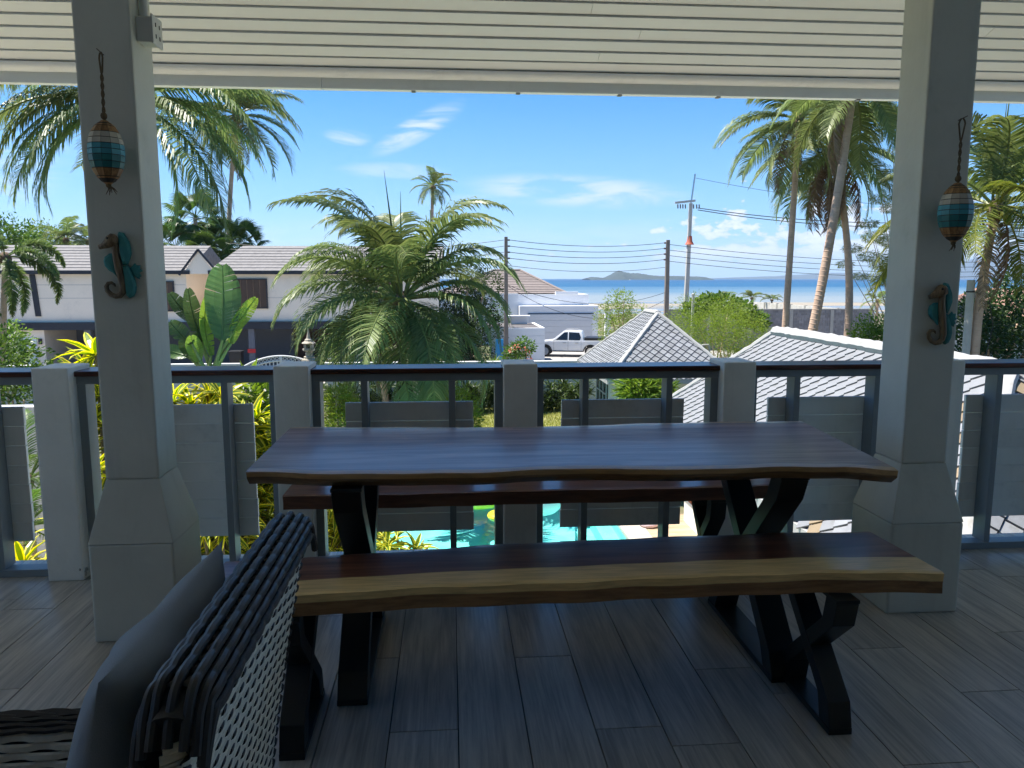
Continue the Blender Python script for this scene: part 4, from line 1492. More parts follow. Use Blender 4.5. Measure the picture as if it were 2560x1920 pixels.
# red flower pot shrub under the eave
p = on_z(1897, 1305, -3.2)
fp_ = thing('flower_shrub', (4.62, 11.3, G), 'red flowering potted shrub under the eave of the nearby pavilion', 'plant')
MB().lathe([(0.13, 0.035), (0.18, 0.30), (0.20, 0.32), (0.17, 0.33)], 14, (4.62, 11.3, G)).build('pot', paint('terracotta', (0.35, 0.14, 0.07), 0.8), fp_, smooth=True)

# ------------------------------------------------------------------ neighbouring long house (left)
M_HWALL = paint('warm_white_render', lin((0.93, 0.875, 0.80)), 0.8, 0.04, 1.2, 0.1, dirt=lin((0.62, 0.60, 0.57)), dirt_amt=0.25, dirt_scale=0.8)
M_HDARK = paint('charcoal_trim', lin((0.16, 0.17, 0.20)), 0.55, 0.08)
M_HGREY = paint('carport_grey', lin((0.42, 0.43, 0.46)), 0.8, 0.05)
M_SHING = paint('grey_shingle', lin((0.49, 0.48, 0.475)), 0.9, 0.22, 5.0, 0.5, objvar=0.05, dirt=lin((0.36, 0.35, 0.345)), dirt_amt=0.7, dirt_scale=3.0, bumpscale=8)
M_TEAK = wood('brown_shutter', lin((0.20, 0.11, 0.07)), lin((0.34, 0.20, 0.12)), 'Z', 0.6, 1.0)
M_CURT = paint('brown_curtain_glass', lin((0.30, 0.22, 0.18)), 0.25, 0.12, 3.0, 0.0)
M_WDOOR = paint('white_door', lin((0.82, 0.85, 0.88)), 0.5, 0.03)
HY = 43.0
hs = thing('long_house', (-14, HY + 4, G), 'long two-storey neighbour house with grey shingle roof and dark carport', 'house')
X0, XG, XG2, X1 = -34.0, -14.05, -12.55, -0.6
Z1, Z2 = -0.92, 1.78
# upper storey: left wing, open gap under the little gable, right wing
seam = []
for (a, b) in ((X0, XG), (XG2, X1)):
    MB().box(a, b, HY, HY + 7, Z1, Z2).build('upper_wall', M_HWALL, hs)
for (a, b) in ((X0, XG + 0.3), (XG2 - 0.25, X1 + 0.3)):
    MB().box(a, b, HY - 0.35, HY - 0.30, Z2 - 0.16, Z2 + 0.02).build('fascia', M_HDARK, hs)
    nC = 9
    rf = MB()
    hip = 1.6 if a > -20 else 0.0
    zr, yr = 3.25, HY + 3.6
    rf.hexa([(a, HY - 0.34, Z2 + 0.0), (b, HY - 0.34, Z2 + 0.0), (b, HY + 7.4, Z2), (a, HY + 7.4, Z2), (a + hip * 0.55, yr - .02, zr - .04), (b, yr - .02, zr - .04), (b, yr + .02, zr - .04), (a + hip * 0.55, yr + .02, zr - .04)])
    ro = rf.build('roof', M_SHING, hs)
    for k in range(nC):
        t0, t1 = k / nC, (k + 1) / nC
        ya, yb_2 = HY - 0.36 + (yr - HY + 0.36) * t0, HY - 0.36 + (yr - HY + 0.36) * t1 + 0.05
        za, zb = Z2 + 0.02 + (zr - Z2) * t0, Z2 + 0.02 + (zr - Z2) * t1
        xa, xb_ = a + hip * 0.55 * t0, a + hip * 0.55 * t1
        MB().hexa([(xa, ya, za), (b, ya, za), (b, yb_2, zb - 0.03), (xb_, yb_2, zb - 0.03), (xa, ya, za + 0.022), (b, ya, za + 0.022), (b, yb_2, zb + 0.005), (xb_, yb_2, zb + 0.005)]).build('shingle_course', M_SHING, ro)
# gable over the gap
gp = on_y(490, 628, HY - 0.3)
MB().prism([(XG - 0.05, HY - 0.3, Z2 - 0.15), (XG2 + 0.15, HY - 0.3, Z2 - 0.15), ((XG + XG2) / 2 + 0.05, HY - 0.3, 2.85)], (0, 0.5, 0)).build('gable', M_HWALL, hs)
for sx in (XG - 0.25, XG2 + 0.35):
    MB().bar((sx, HY - 0.33, Z2 - 0.2), ((XG + XG2) / 2 + 0.05, HY - 0.33, 2.92), 0.10, 0.12, (0, 1, 0)).build('barge_board', M_HDARK, hs)
MB().box(XG - 0.5, XG2 + 0.1, HY - 0.05, HY + 0.3, Z1 - 0.02, Z1 + 0.12).build('balcony_sill', M_HWALL, hs)
# dark band over the ground floor and the recessed carport behind
MB().box(X0, X1, HY - 0.25, HY + 0.2, Z1 - 0.40, Z1 - 0.003).build('floor_band', M_HDARK, hs)
MB().box(X0, X1, HY + 3.6, HY + 3.9, G, Z1 - 0.405).build('carport_wall', M_HGREY, hs)
MB().box(X0, X1, HY + 0.0, HY + 3.6, Z1 - 0.33, Z1 - 0.2).build('carport_ceiling', M_HGREY, hs)
MB().box(X0, X1, HY - 0.3, HY + 3.6, G - 0.02, G + 0.05).build('carport_floor', M_ROAD, hs)
MB().box(X0, -21.55, HY + 0.0, HY + 3.55, G + 0.05, Z1 - 0.41).build('store_wall', M_HWALL, hs)
dr = MB().box(-22.75, -21.95, HY - 0.05, HY - 0.002, G + 0.05, -1.72).build('door', M_WDOOR, hs)
MB().box(-22.05, -22.00, HY - 0.09, HY - 0.051, -2.85, -2.80).build('handle', M_HDARK, dr)
MB().box(-22.45, -22.12, HY - 0.056, HY - 0.051, -2.52, -2.46).build('red_notice', paint('red_print', (0.55, 0.05, 0.04), 0.6), dr)
MB().box(-21.83, -21.68, HY - 0.14, HY - 0.002, -2.08, -1.78).build('wall_lamp', M_HDARK, hs, bevel=0.02)
MB().box(-20.3, -20.02, HY + 3.5, HY + 3.598, -2.6, -2.0).build('meter_box', M_HDARK, hs)
for x in (-19.3, -13.3, -10.75, -5.0, -1.6):
    MB().box(x - 0.16, x + 0.16, HY - 0.1, HY + 0.2, G + 0.05, Z1 - 0.405).build('carport_post', M_HGREY, hs)
MB().box(-10.98, -10.55, HY - 0.14, HY - 0.102, -2.62, -2.40).build('red_sign', paint('red_sign', (0.6, 0.03, 0.03), 0.5), hs)
# louvred shutters and doors at the back of the carport
for x0 in (-18.6, -9.2, -8.05, -6.9, -3.6, -2.45):
    f_ = MB().box(x0, x0 + 1.05, HY + 3.50, HY + 3.598, G + 0.35, Z1 - 0.55).build('shutter', M_TEAK, hs)
    for k in range(14):
        zz = G + 0.45 + k * 0.135
        MB().box(x0 + 0.09, x0 + 0.96, HY + 3.465, HY + 3.499, zz, zz + 0.075).build('louvre', M_TEAK, f_)
MB().box(-5.55, -4.2, HY + 3.48, HY + 3.598, G + 0.05, Z1 - 0.5).build('entrance_door', M_TEAK, hs)


def dark_window(x0, x1, z0, z1, posts=5):
    w_ = MB().box(x0, x1, HY - 0.05, HY - 0.002, z0, z1).build('window', M_CURT, hs)
    for p, q, r, s in ((x0 - .06, x0, z0 - .06, z1 + .06), (x1, x1 + .06, z0 - .06, z1 + .06), (x0, x1, z0 - .06, z0), (x0, x1, z1, z1 + .06)):
        MB().box(p, q, HY - 0.09, HY - 0.003, r, s).build('window_frame', M_HDARK, w_)
    for k in range(1, posts):
        x = x0 + (x1 - x0) * k / posts
        MB().box(x - 0.012, x + 0.012, HY - 0.062, HY - 0.051, z0, z1).build('curtain_fold', paint('fold', lin((0.5, 0.4, 0.32)), 0.6), w_)


dark_window(-11.55, -9.87, -0.16, 1.33)
dark_window(-16.2, -14.75, -0.3, 1.2)
dark_window(-4.5, -2.9, -0.16, 1.33)
MB().hexa([(-21.9, HY - 0.06, -0.6), (-21.62, HY - 0.06, -0.6), (-21.62, HY - 0.003, -0.6), (-21.9, HY - 0.003, -0.6),
           (-22.05, HY - 0.06, Z2 - 0.17), (-21.77, HY - 0.06, Z2 - 0.17), (-21.77, HY - 0.003, Z2 - 0.17), (-22.05, HY - 0.003, Z2 - 0.17)]).build('downpipe', M_HDARK, hs)
for (a, b) in ((X0, XG), (XG2, X1)):
    for zz in (0.35, 1.05):
        if a > -20 and zz > 1:
            continue
        MB().box(a + 0.05, b - 0.05, HY - 0.004, HY - 0.0015, zz, zz + 0.02).build('wall_seam', paint('seam', lin((0.62, 0.6, 0.58)), 0.8), hs)

# ------------------------------------------------------------------ boundary wall, arched gate, shrine
M_LOWWALL = paint('weathered_white_wall', lin((0.82, 0.82, 0.80)), 0.85, 0.08, 1.5, 0.2, dirt=lin((0.5, 0.5, 0.46)), dirt_amt=0.5, dirt_scale=1.2)
bw = thing('boundary_wall', (0, 31.2, G), 'low white garden wall behind the tall hedge', 'wall')
for a, b in ((-30, -8.35), (-5.0, 12.0)):
    MB().box(a, b, 31.15, 31.33, G, -2.02).build('wall_run', M_LOWWALL, bw)
    MB().box(a - 0.02, b + 0.02, 31.10, 31.38, -2.018, -1.94).build('coping', M_LOWWALL, bw, bevel=0.01)
M_GATE = paint('white_gate_paint', lin((0.88, 0.88, 0.87)), 0.45, 0.04)
gt = thing('arched_gate', (-6.7, 31.25, G), 'white arched metal gate with rows of rings beside the stone shrine', 'gate')
gxa, gxb, gzt = -8.2, -5.25, -1.66


def arch(x):
    u = (x - (gxa + gxb) / 2) / ((gxb - gxa) / 2)
    return gzt - 0.42 * u * u


for off in (0.0, -0.20):
    MB().tube([(gxa + (gxb - gxa) * i / 24, 31.25, arch(gxa + (gxb - gxa) * i / 24) + off) for i in range(25)], 0.032, 8).build('arch_bar', M_GATE, gt, smooth=True)
nR = 19
for i in range(nR):
    x = gxa + (gxb - gxa) * (i + 0.5) / nR
    q = MB()
    k = 14
    c = Vector((x, 31.25, arch(x) - 0.10))
    pth = [c + Vector((0.058 * math.cos(2 * PI * j / k), 0, 0.058 * math.sin(2 * PI * j / k))) for j in range(k + 1)]
    q.tube(pth, 0.013, 6, cap=False, up=(0, 1, 0)).build('ring', M_GATE, gt, smooth=True)
for i in range(21):
    x = gxa + (gxb - gxa) * i / 20
    MB().box(x - 0.02, x + 0.02, 31.23, 31.27, G + 0.08, arch(x) - 0.215).build('picket', M_GATE, gt)
MB().box(gxa, gxb, 31.225, 31.275, G + 0.1, G + 0.18).build('bottom_rail', M_GATE, gt)
MB().box((gxa + gxb) / 2 - 0.05, (gxa + gxb) / 2 + 0.05, 31.21, 31.29, G + 0.08, gzt - 0.02).build('centre_post', M_GATE, gt)

M_STONE = paint('carved_grey_stone', lin((0.66, 0.63, 0.57)), 0.9, 0.2, 8, 0.5, dirt=lin((0.4, 0.38, 0.33)), dirt_amt=0.6)
c = on_y(773, 900, 31.24)
shx = c.x
sh = thing('stone_shrine', (shx, 31.25, G), 'small carved stone spirit house with spire on the gate pillar', 'shrine')
MB().box(shx - 0.24, shx + 0.24, 31.03, 31.47, G, -1.9).build('pedestal', M_LOWWALL, sh)
MB().lathe([(0.36, -1.899), (0.40, -1.86), (0.36, -1.80), (0.28, -1.76)], 4, (shx, 31.25, 0), rot=PI / 4).build('base_slab', M_STONE, sh)
MB().lathe([(0.20, -1.759), (0.22, -1.70), (0.13, -1.66), (0.15, -1.56), (0.12, -1.50), (0.24, -1.45), (0.25, -1.38), (0.20, -1.37)], 8, (shx, 31.25, 0)).build('carved_stem', M_STONE, sh)
q = MB().box(shx - 0.17, shx + 0.17, 31.08, 31.42, -1.369, -1.16).build('spirit_house', M_STONE, sh)
MB().box(shx - 0.07, shx + 0.07, 31.075, 31.0795, -1.35, -1.20).build('niche', M_DARK, q)
MB().lathe([(0.28, -1.159), (0.24, -1.12), (0.16, -1.08), (0.15, -1.02), (0.09, -0.97), (0.06, -0.85), (0.035, -0.7), (0.02, -0.5), (0.006, -0.28)], 8, (shx, 31.25, 0)).build('spire', M_STONE, sh)

# motorbike, bin, tarpaulin heap under the carport
M_BLACK = paint('black_plastic', (0.015, 0.015, 0.017), 0.45, 0.1)
M_TYRE = paint('tyre_rubber', (0.02, 0.02, 0.02), 0.9, 0.1)
M_CHROME = paint('brushed_steel', (0.5, 0.5, 0.5), 0.3, 0.05, metal=1.0)


def wheel(parent, c, r, w, axis='Y', name='wheel'):
    """tyre with rim; axle along axis"""
    m4 = Matrix.Rotation(PI / 2, 4, 'X') if axis == 'Y' else Matrix.Rotation(PI / 2, 4, 'Y')
    q = MB().lathe([(r * 0.66, -w / 2), (r * 0.93, -w / 2), (r, -w * 0.3), (r, w * 0.3), (r * 0.93, w / 2), (r * 0.66, w / 2)], 24, cap=False)
    q.v = [tuple(m4 @ Vector(p) + Vector(c)) for p in q.v]
    t_ = q.build(name, M_TYRE, parent, smooth=True)
    q = MB().lathe([(0.02, -w * 0.40), (r * 0.2, -w * 0.42), (r * 0.25, -w * 0.25), (r * 0.58, -w * 0.32), (r * 0.66, -w * 0.45), (r * 0.66, w * 0.45), (0.02, w * 0.42)], 24)
    for k in range(6):
        an = k * PI / 3
        q.bar((r * 0.2 * math.cos(an), r * 0.2 * math.sin(an), -w * 0.40), (r * 0.62 * math.cos(an), r * 0.62 * math.sin(an), -w * 0.42), r * 0.14, w * 0.12)
    q.v = [tuple(m4 @ Vector(p) + Vector(c)) for p in q.v]
    q.build('rim', M_CHROME, t_, smooth=True)


c = on_y(820, 900, 41.2)
mb_ = thing('motorbike', (c.x, 41.2, G), 'black motorbike with pale number plate parked in front of the carport shutters', 'motorbike')
bx, by = c.x, 41.2
for dy in (-0.62, 0.62):
    q = MB()
    wheel(mb_, (bx, by + dy, G + 0.32), 0.29, 0.10, 'X')
MB().tube([(bx, by - 0.72, G + 0.78), (bx, by - 0.3, G + 0.80), (bx, by + 0.1, G + 0.70), (bx, by + 0.35, G + 0.55)], [0.09, 0.15, 0.14, 0.10], 10).build('body', M_BLACK, mb_, smooth='all')
MB().tube([(bx, by + 0.62, G + 0.34), (bx, by + 0.42, G + 0.95), (bx, by + 0.36, G + 1.1)], 0.05, 8).build('fork', M_BLACK, mb_, smooth=True)
MB().tube([(bx - 0.34, by + 0.28, G + 1.12), (bx, by + 0.36, G + 1.08), (bx + 0.34, by + 0.28, G + 1.12)], 0.022, 6).build('handlebar', M_BLACK, mb_)
MB().ball((bx, by + 0.44, G + 0.98), 0.13, 0.10, 0.13, 10, 6).build('headlamp', M_CHROME, mb_, smooth=True)
for s in (-1, 1):
    MB().ball((bx + s * 0.3, by + 0.25, G + 1.28), 0.07, 0.015, 0.05, 8, 5).build('mirror', M_CHROME, mb_, smooth=True)
MB().box(bx - 0.13, bx + 0.13, by - 0.84, by - 0.82, G + 0.52, G + 0.70).build('number_plate', M_PLASTIC, mb_)
MB().tube([(bx, by - 0.40, G + 0.88), (bx, by + 0.05, G + 0.86)], [0.13, 0.10], 8, flat=0.4).build('saddle', M_BLACK, mb_, smooth=True)

c = on_y(592, 900, 40.0)
bi = thing('wheelie_bin', (c.x, 40.0, G), 'black wheelie bin standing on the road by the carport', 'bin')
MB().hexa([(c.x - .24, 39.75, G + .1), (c.x + .24, 39.75, G + .1), (c.x + .24, 40.2, G + .1), (c.x - .24, 40.2, G + .1), (c.x - .30, 39.68, G + 1.5), (c.x + .30, 39.68, G + 1.5), (c.x + .30, 40.3, G + 1.5), (c.x - .30, 40.3, G + 1.5)]).build('bin_body', M_BLACK, bi, bevel=0.02)
MB().box(c.x - .33, c.x + .33, 39.63, 40.35, G + 1.501, G + 1.57).build('lid', M_BLACK, bi, bevel=0.02)
for s in (-1, 1):
    wheel(bi, (c.x + s * 0.29, 40.22, G + 0.115), 0.10, 0.05, 'X')

# ------------------------------------------------------------------ white modern house with garage (centre right)
M_WHITE = paint('white_render', lin((0.90, 0.905, 0.91)), 0.8, 0.04, 0.8, 0.1, dirt=lin((0.7, 0.7, 0.69)), dirt_amt=0.3, dirt_scale=0.5)
M_GDOOR = paint('pale_garage_door', lin((0.80, 0.81, 0.82)), 0.55, 0.03)
M_BTILE = paint('brown_grey_tile', lin((0.50, 0.46, 0.44)), 0.85, 0.15, 3, 0.4, objvar=0.08)
wh = thing('white_house', (8, 64, G), 'white flat-fronted house with wide garage door and brown hip roof', 'house')
MB().box(5.42, 11.62, 60.0, 68, G, -0.73).build('garage_block', M_WHITE, wh)
MB().box(4.98, 11.05, 61.2, 69, -0.728, 0.15).build('parapet', M_WHITE, wh)
MB().box(-2.0, 5.4, 61.0, 74, G, 0.20).build('left_wing', M_WHITE, wh)
gd = MB().box(6.14, 11.15, 59.93, 59.998, G + 0.03, -1.36).build('garage_door', M_GDOOR, wh)
for k in range(5):
    zz = G + 0.03 + 2.41 * k / 5
    MB().box(6.16, 11.13, 59.905, 59.929, zz + 0.015, zz + 0.47).build('door_panel', M_GDOOR, gd, bevel=0.008)
MB().box(6.05, 11.25, 59.90, 59.997, -1.355, -1.30).build('door_head', M_HDARK, wh)
MB().box(4.35, 4.55, 60.9, 60.998, -2.0, -1.7).build('wall_lamp', M_HDARK, wh)
ax, ay, az = 5.7, 68.0, 2.05
q = MB().add([(-1.0, 61.6, 0.21), (9.3, 61.6, 0.21), (9.3, 74.5, 0.21), (-1.0, 74.5, 0.21), (3.9, ay, az), (6.2, ay, az)], [(0, 1, 5, 4), (1, 2, 5), (2, 3, 4, 5), (3, 0, 4), (3, 2, 1, 0)])
rf = q.build('roof', M_BTILE, wh)
nC = 14
for k in range(nC):
    t0, t1 = k / nC, (k + 1) / nC

    def pt(t, s):
        a, b = Vector((-1.0, 61.6, 0.21)), Vector((3.9, ay, az))
        c_, d = Vector((9.3, 61.6, 0.21)), Vector((6.2, ay, az))
        return (a.lerp(b, t) if s == 0 else c_.lerp(d, t))
    A, B, C_, D_ = pt(t0, 0), pt(t0, 1), pt(t1, 1), pt(t1, 0)
    up = Vector((0, 0, 0.05))
    sm = Vector((0, 0, 0.008))
    MB().hexa([A, B, C_, D_, A + up, B + up, C_ + sm, D_ + sm]).build('tile_course', M_BTILE, rf)
for p, q2 in (((9.3, 61.6, 0.21), (6.2, ay, az)), ((-1, 61.6, 0.21), (3.9, ay, az)), ((3.9, ay, az), (6.2, ay, az))):
    MB().tube([Vector(p) + Vector((0, 0, 0.05)), Vector(q2) + Vector((0, 0, 0.06))], 0.11, 8).build('hip_tile', M_BTILE, rf, smooth=True)
MB().box(8.4, 10.2, 61.15, 61.6, 0.152, 0.36).build('gutter_box', M_WHITE, wh)

lw = thing('white_yard_wall', (4.3, 45, G), 'stepped white yard wall with dark capping in front of the pickup', 'wall')
for k in range(5):
    zz = G + k * 0.465
    MB().box(2.4, 5.55, 45.0, 45.2, zz + 0.004, zz + 0.461).build('wall_course', M_WHITE, lw, bevel=0.006)
for k in range(5):
    zz = G + k * 0.465
    MB().box(5.36, 5.56, 45.202, 50.6, zz + 0.004, zz + 0.461).build('wall_course', M_WHITE, lw, bevel=0.006)
MB().box(2.4, 5.355, 45.21, 50.6, -1.62, -1.50).build('flat_top', paint('dark_roofing', (0.12, 0.11, 0.11), 0.9, 0.2, 1.0), lw)
MB().box(3.9, 4.9, 49.0, 49.6, -1.48, -1.05).build('cap_block', M_WHITE, lw)
MB().box(3.7, 5.1, 48.9, 49.7, -1.049, -0.95).build('cap_slab', M_WHITE, lw)

gp2 = thing('gate_pillar', (12.0, 58, G), 'pale concrete gate pillar right of the garage', 'pillar')
MB().box(11.75, 12.15, 57.8, 58.2, G, -1.0).build('pillar_body', M_WHITE, gp2)
MB().box(11.65, 12.25, 57.7, 58.3, -0.999, -0.88).build('pillar_cap', M_STONE, gp2)

# pickup truck, nose to the left
M_CAR = paint('white_car_paint', lin((0.88, 0.885, 0.89)), 0.25, 0.02, 2, 0.0, coat=0.6)
TY = rad(-14)
tk = thing('pickup_truck', (8.1, 51.6, G), 'white double-cab pickup truck with covered bed parked before the garage', 'pickup truck')
tk.rotation_euler = (0, 0, TY)
ORG[tk.name] = Vector((0, 0, 0))      # parts below are in truck coordinates, nose towards -X


def side_prof(pts, y0, y1, name, mat, bevel=0.0, parent=tk, smooth=False):
    return MB().prism([(x, y0, z) for x, z in pts], (0, y1 - y0, 0)).build(name, mat, parent, bevel=bevel, smooth=smooth)


def archpts(cx, r, n=9):
    return [(cx + r * math.cos(PI - PI * i / n), 0.36 + r * math.sin(PI - PI * i / n)) for i in range(n + 1)]


low = [(-2.62, 0.45)] + archpts(-1.62, 0.45) + archpts(1.42, 0.45) + [(2.55, 0.50), (2.60, 1.12), (0.85, 1.10), (-1.05, 1.08), (-1.35, 1.08), (-2.30, 0.98), (-2.58, 0.82)]
body = side_prof(low, -0.88, 0.88, 'body', M_CAR, 0.035, smooth=True)
cabp = [(-1.18, 1.082), (-0.42, 1.70), (-0.15, 1.755), (0.55, 1.755), (0.82, 1.70), (0.98, 1.102)]
MB().add([(x, s * (0.86 - 0.30 * max(0, z - 1.08)), z) for s in (-1, 1) for x, z in cabp], [(5, 4, 3, 2, 1, 0), (6, 7, 8, 9, 10, 11)] + [(i, (i + 1) % 6, 6 + (i + 1) % 6, 6 + i) for i in range(6)]).build('cabin', M_CAR, tk, bevel=0.05, smooth=True)
M_CGLASS = glass_dark('tinted_glass', (0.012, 0.015, 0.018), 0.05)
for s in (-1, 1):
    def sp(x, z, o=0.006):
        return (x, s * (0.86 - 0.30 * max(0, z - 1.08) + o), z)
    MB().add([sp(-0.92, 1.13), sp(-0.10, 1.13), sp(-0.10, 1.66), sp(-0.34, 1.64)], [(0, 1, 2, 3)]).build('side_window', M_CGLASS, tk)
    MB().add([sp(-0.03, 1.13), sp(0.72, 1.13), sp(0.78, 1.32), sp(0.66, 1.62), sp(-0.03, 1.66)], [(0, 1, 2, 3, 4)]).build('side_window', M_CGLASS, tk)
    for hx in (-0.30, 0.52):
        MB().box(hx - 0.10, hx + 0.10, s * 0.90 - 0.02, s * 0.90 + 0.02, 0.93, 0.98).build('door_handle', M_CHROME, tk, bevel=0.008)
    for lx in (-1.02, -0.07, 0.80):
        MB().box(lx - 0.006, lx + 0.006, s * 0.881 - 0.003, s * 0.881 + 0.003, 0.48, 1.07).build('door_gap', M_HDARK, tk)
    MB().ball((-0.98, s * 1.0, 1.16), 0.08, 0.10, 0.075, 10, 6).build('mirror', M_CAR, tk, smooth=True)
    MB().box(-2.55, -2.30, s * 0.70 - 0.16, s * 0.70 + 0.16, 0.78, 0.93).build('headlight', M_GLASS, tk, bevel=0.03)
    MB().tube([(-0.25, s * 0.60, 1.80), (0.05, s * 0.60, 1.83), (0.60, s * 0.60, 1.81)], 0.022, 6).build('roof_rail', M_CHROME, tk, smooth=True)
    for wx in (-1.62, 1.42):
        wheel(tk, (wx, s * 0.80, 0.385), 0.385, 0.25, 'Y')
        q = MB()
        pa = [(wx + 0.46 * math.cos(PI * i / 12), s * 0.885, 0.37 + 0.46 * math.sin(PI * i / 12)) for i in range(13)]
        q.tube(pa, 0.032, 6).build('arch_trim', M_BLACK, tk, smooth=True)
    MB().box(-1.1, 0.95, s * 0.87 - 0.05, s * 0.87 + 0.05, 0.36, 0.43).build('side_step', M_BLACK, tk, bevel=0.01)
MB().add([(-1.12, -0.74, 1.15), (-1.12, 0.74, 1.15), (-0.47, 0.60, 1.68), (-0.47, -0.60, 1.68)], [(0, 1, 2, 3)]).build('windscreen', M_CGLASS, tk)
MB().box(1.02, 2.52, -0.80, 0.80, 1.121, 1.30).build('bed_cover', M_BLACK, tk, bevel=0.03)
MB().box(-2.66, -2.58, -0.80, 0.80, 0.42, 0.60).build('bumper', M_BLACK, tk, bevel=0.02)
MB().box(-2.62, -2.585, -0.45, 0.45, 0.66, 0.84).build('grille', M_BLACK, tk)

# ------------------------------------------------------------------ block walls by the shore
M_BLOCK = paint('grey_concrete_block', lin((0.50, 0.49, 0.49)), 0.9, 0.15, 3, 0.4, objvar=0.16)
M_MORT = paint('block_mortar', lin((0.58, 0.57, 0.55)), 0.95, 0.1)
M_CPOST = paint('concrete_post', lin((0.62, 0.61, 0.58)), 0.9, 0.1)
kw = thing('block_wall', (24, 55, G), 'long grey concrete block wall behind the leaning palm trunks', 'wall')
WX0, WX1, WZ1 = 15.6, 31.2, -0.90
MB().box(WX0, WX1, 55.06, 55.2, G, WZ1).build('mortar_core', M_MORT, kw)
MB().box(WX0 - 0.05, WX1 + 0.05, 55.0, 55.26, WZ1 + 0.001, WZ1 + 0.09).build('wall_coping', M_CPOST, kw)
blk = MB().box(-0.192, 0.192, 55.03 - 55, 55.058 - 55, 0.006, 0.186).mesh('block', M_BLOCK)
cand = []
for j in range(15):
    for i in range(40):
        x = WX0 + 0.2 + i * 0.4 + (j % 2) * 0.2
        if x > WX1 - 0.2:
            continue
        vis = (x > 20.5)
        cand.append((0 if vis else 1, -j, x, j))
cand.sort()
rs = MB()
for k, (_, _, x, j) in enumerate(cand):
    zz = G + 0.01 + j * 0.192
    if k < 300:
        place('block', blk, kw, (x - 24, R.uniform(-0.004, 0.004), zz - G))
    else:
        rs.box(x - 0.192, x + 0.192, 55.03, 55.058, zz + 0.006, zz + 0.186)
rs.build('lower_blocks', M_BLOCK, kw, kind='stuff')
for k in range(6):
    x = WX0 + 0.1 + k * 3.1
    MB().box(x - 0.12, x + 0.12, 54.96, 55.0295, G, WZ1 - 0.001).build('wall_post', M_CPOST, kw)
k2 = thing('pale_shore_wall', (32, 70, G), 'pale block wall running back towards the beach behind the grey one', 'wall')
for i in range(9):
    y = 58.5 + i * 3.0
    MB().box(31.9, 32.05, y + 0.1, y + 2.9, G - 0.5, -1.05).build('wall_panel', paint('pale_block', lin((0.74, 0.73, 0.70)), 0.9, 0.2, 2.0, 0.3), k2)
    MB().box(31.85, 32.08, y - 0.1, y + 0.0995, G - .5, -1.0).build('wall_post', M_CPOST, k2)

# ------------------------------------------------------------------ poles and wires
M_CONC = paint('pole_concrete', lin((0.50, 0.46, 0.42)), 0.9, 0.15, 4, 0.3)
M_CONCL = paint('pale_pole_concrete', lin((0.70, 0.69, 0.66)), 0.9, 0.1, 4, 0.3)
M_WIRE = paint('black_cable', (0.02, 0.02, 0.022), 0.6, 0.1)
M_INS = paint('insulator', (0.10, 0.08, 0.07), 0.4, 0.1)


def tapered_pole(name, base, top, w0, w1, mat, lab, cat='utility pole', square=True, group='utility poles'):
    t = thing(name, base, lab, cat, group)
    b, p = Vector(base), Vector(top)
    q = MB()
    if square:
        q.hexa([(b.x - w0 / 2, b.y - w0 / 2, b.z), (b.x + w0 / 2, b.y - w0 / 2, b.z), (b.x + w0 / 2, b.y + w0 / 2, b.z), (b.x - w0 / 2, b.y + w0 / 2, b.z),
                (p.x - w1 / 2, p.y - w1 / 2, p.z), (p.x + w1 / 2, p.y - w1 / 2, p.z), (p.x + w1 / 2, p.y + w1 / 2, p.z), (p.x - w1 / 2, p.y + w1 / 2, p.z)])
        q.build('shaft', mat, t, bevel=0.015)
    else:
        q.tube([b, p], [w0 / 2, w1 / 2], 12).build('shaft', mat, t, smooth=True)
    return t


def wire(p, q, sag, r=0.011, n=20):
    m_ = MB()
    p, q = Vector(p), Vector(q)
    m_.tube([p.lerp(q, i / n) - Vector((0, 0, sag * 4 * (i / n) * (1 - i / n))) for i in range(n + 1)], r, 4)
    return m_


P1 = on_y(1265, 592, 44.2)
P1b = Vector((P1.x, 44.2, G))
t1 = tapered_pole('utility_pole', P1b, P1, 0.26, 0.18, M_CONC, 'brown weathered utility pole with blue meter box beside the white yard wall')
bb = MB().box(P1.x - 0.62, P1.x - 0.17, 44.0, 44.15, -3.25, -2.05).build('blue_meter_box', paint('blue_plastic', lin((0.16, 0.56, 0.78)), 0.5, 0.04), t1, bevel=0.02)
MB().box(P1.x - 0.55, P1.x - 0.38, 44.15, 44.19, G, -3.255).build('meter_post', M_CONC, t1)
P2 = on_y(1670, 600, 50)
P2b = Vector((P2.x + 0.02, 50, G))
t2 = tapered_pole('utility_pole', P2b, P2, 0.32, 0.22, M_CONC, 'grey utility pole standing in front of the sea, left of the tallest pole')
P3 = on_y(1727, 508, 60)
P3b = Vector((on_y(1712, 800, 60).x, 60, G))
t3 = tapered_pole('utility_pole', P3b, P3, 0.36, 0.24, M_CONCL, 'tallest pale concrete pole with crossarm and orange guard')
P3t = on_y(1738, 435, 60)
MB().tube([P3 - Vector((0, 0, 0.2)), P3t], 0.07, 8).build('top_rod', M_CHROME, t3, smooth=True)
MB().bar(P3 + Vector((-1.25, 0, 0.02)), P3 + Vector((0.35, 0, 0.2)), 0.12, 0.16).build('crossarm', M_CONCL, t3)
for dx in (-1.0, -0.8, -0.6, -0.4, 0.25, 0.5, 0.7):
    MB().tube([P3 + Vector((dx, 0.1, -0.08)), P3 + Vector((dx + 0.02, 0.1, -0.40))], 0.05, 6).build('insulator', M_INS, t3)
gz = on_y(1724, 600, 60)
MB().lathe([(0.36, -0.35), (0.22, -0.1), (0.18, 0.30)], 12, (gz.x, 60, gz.z), cap=False).build('orange_guard', paint('orange_guard', (0.5, 0.12, 0.06), 0.6), t3, smooth=True)
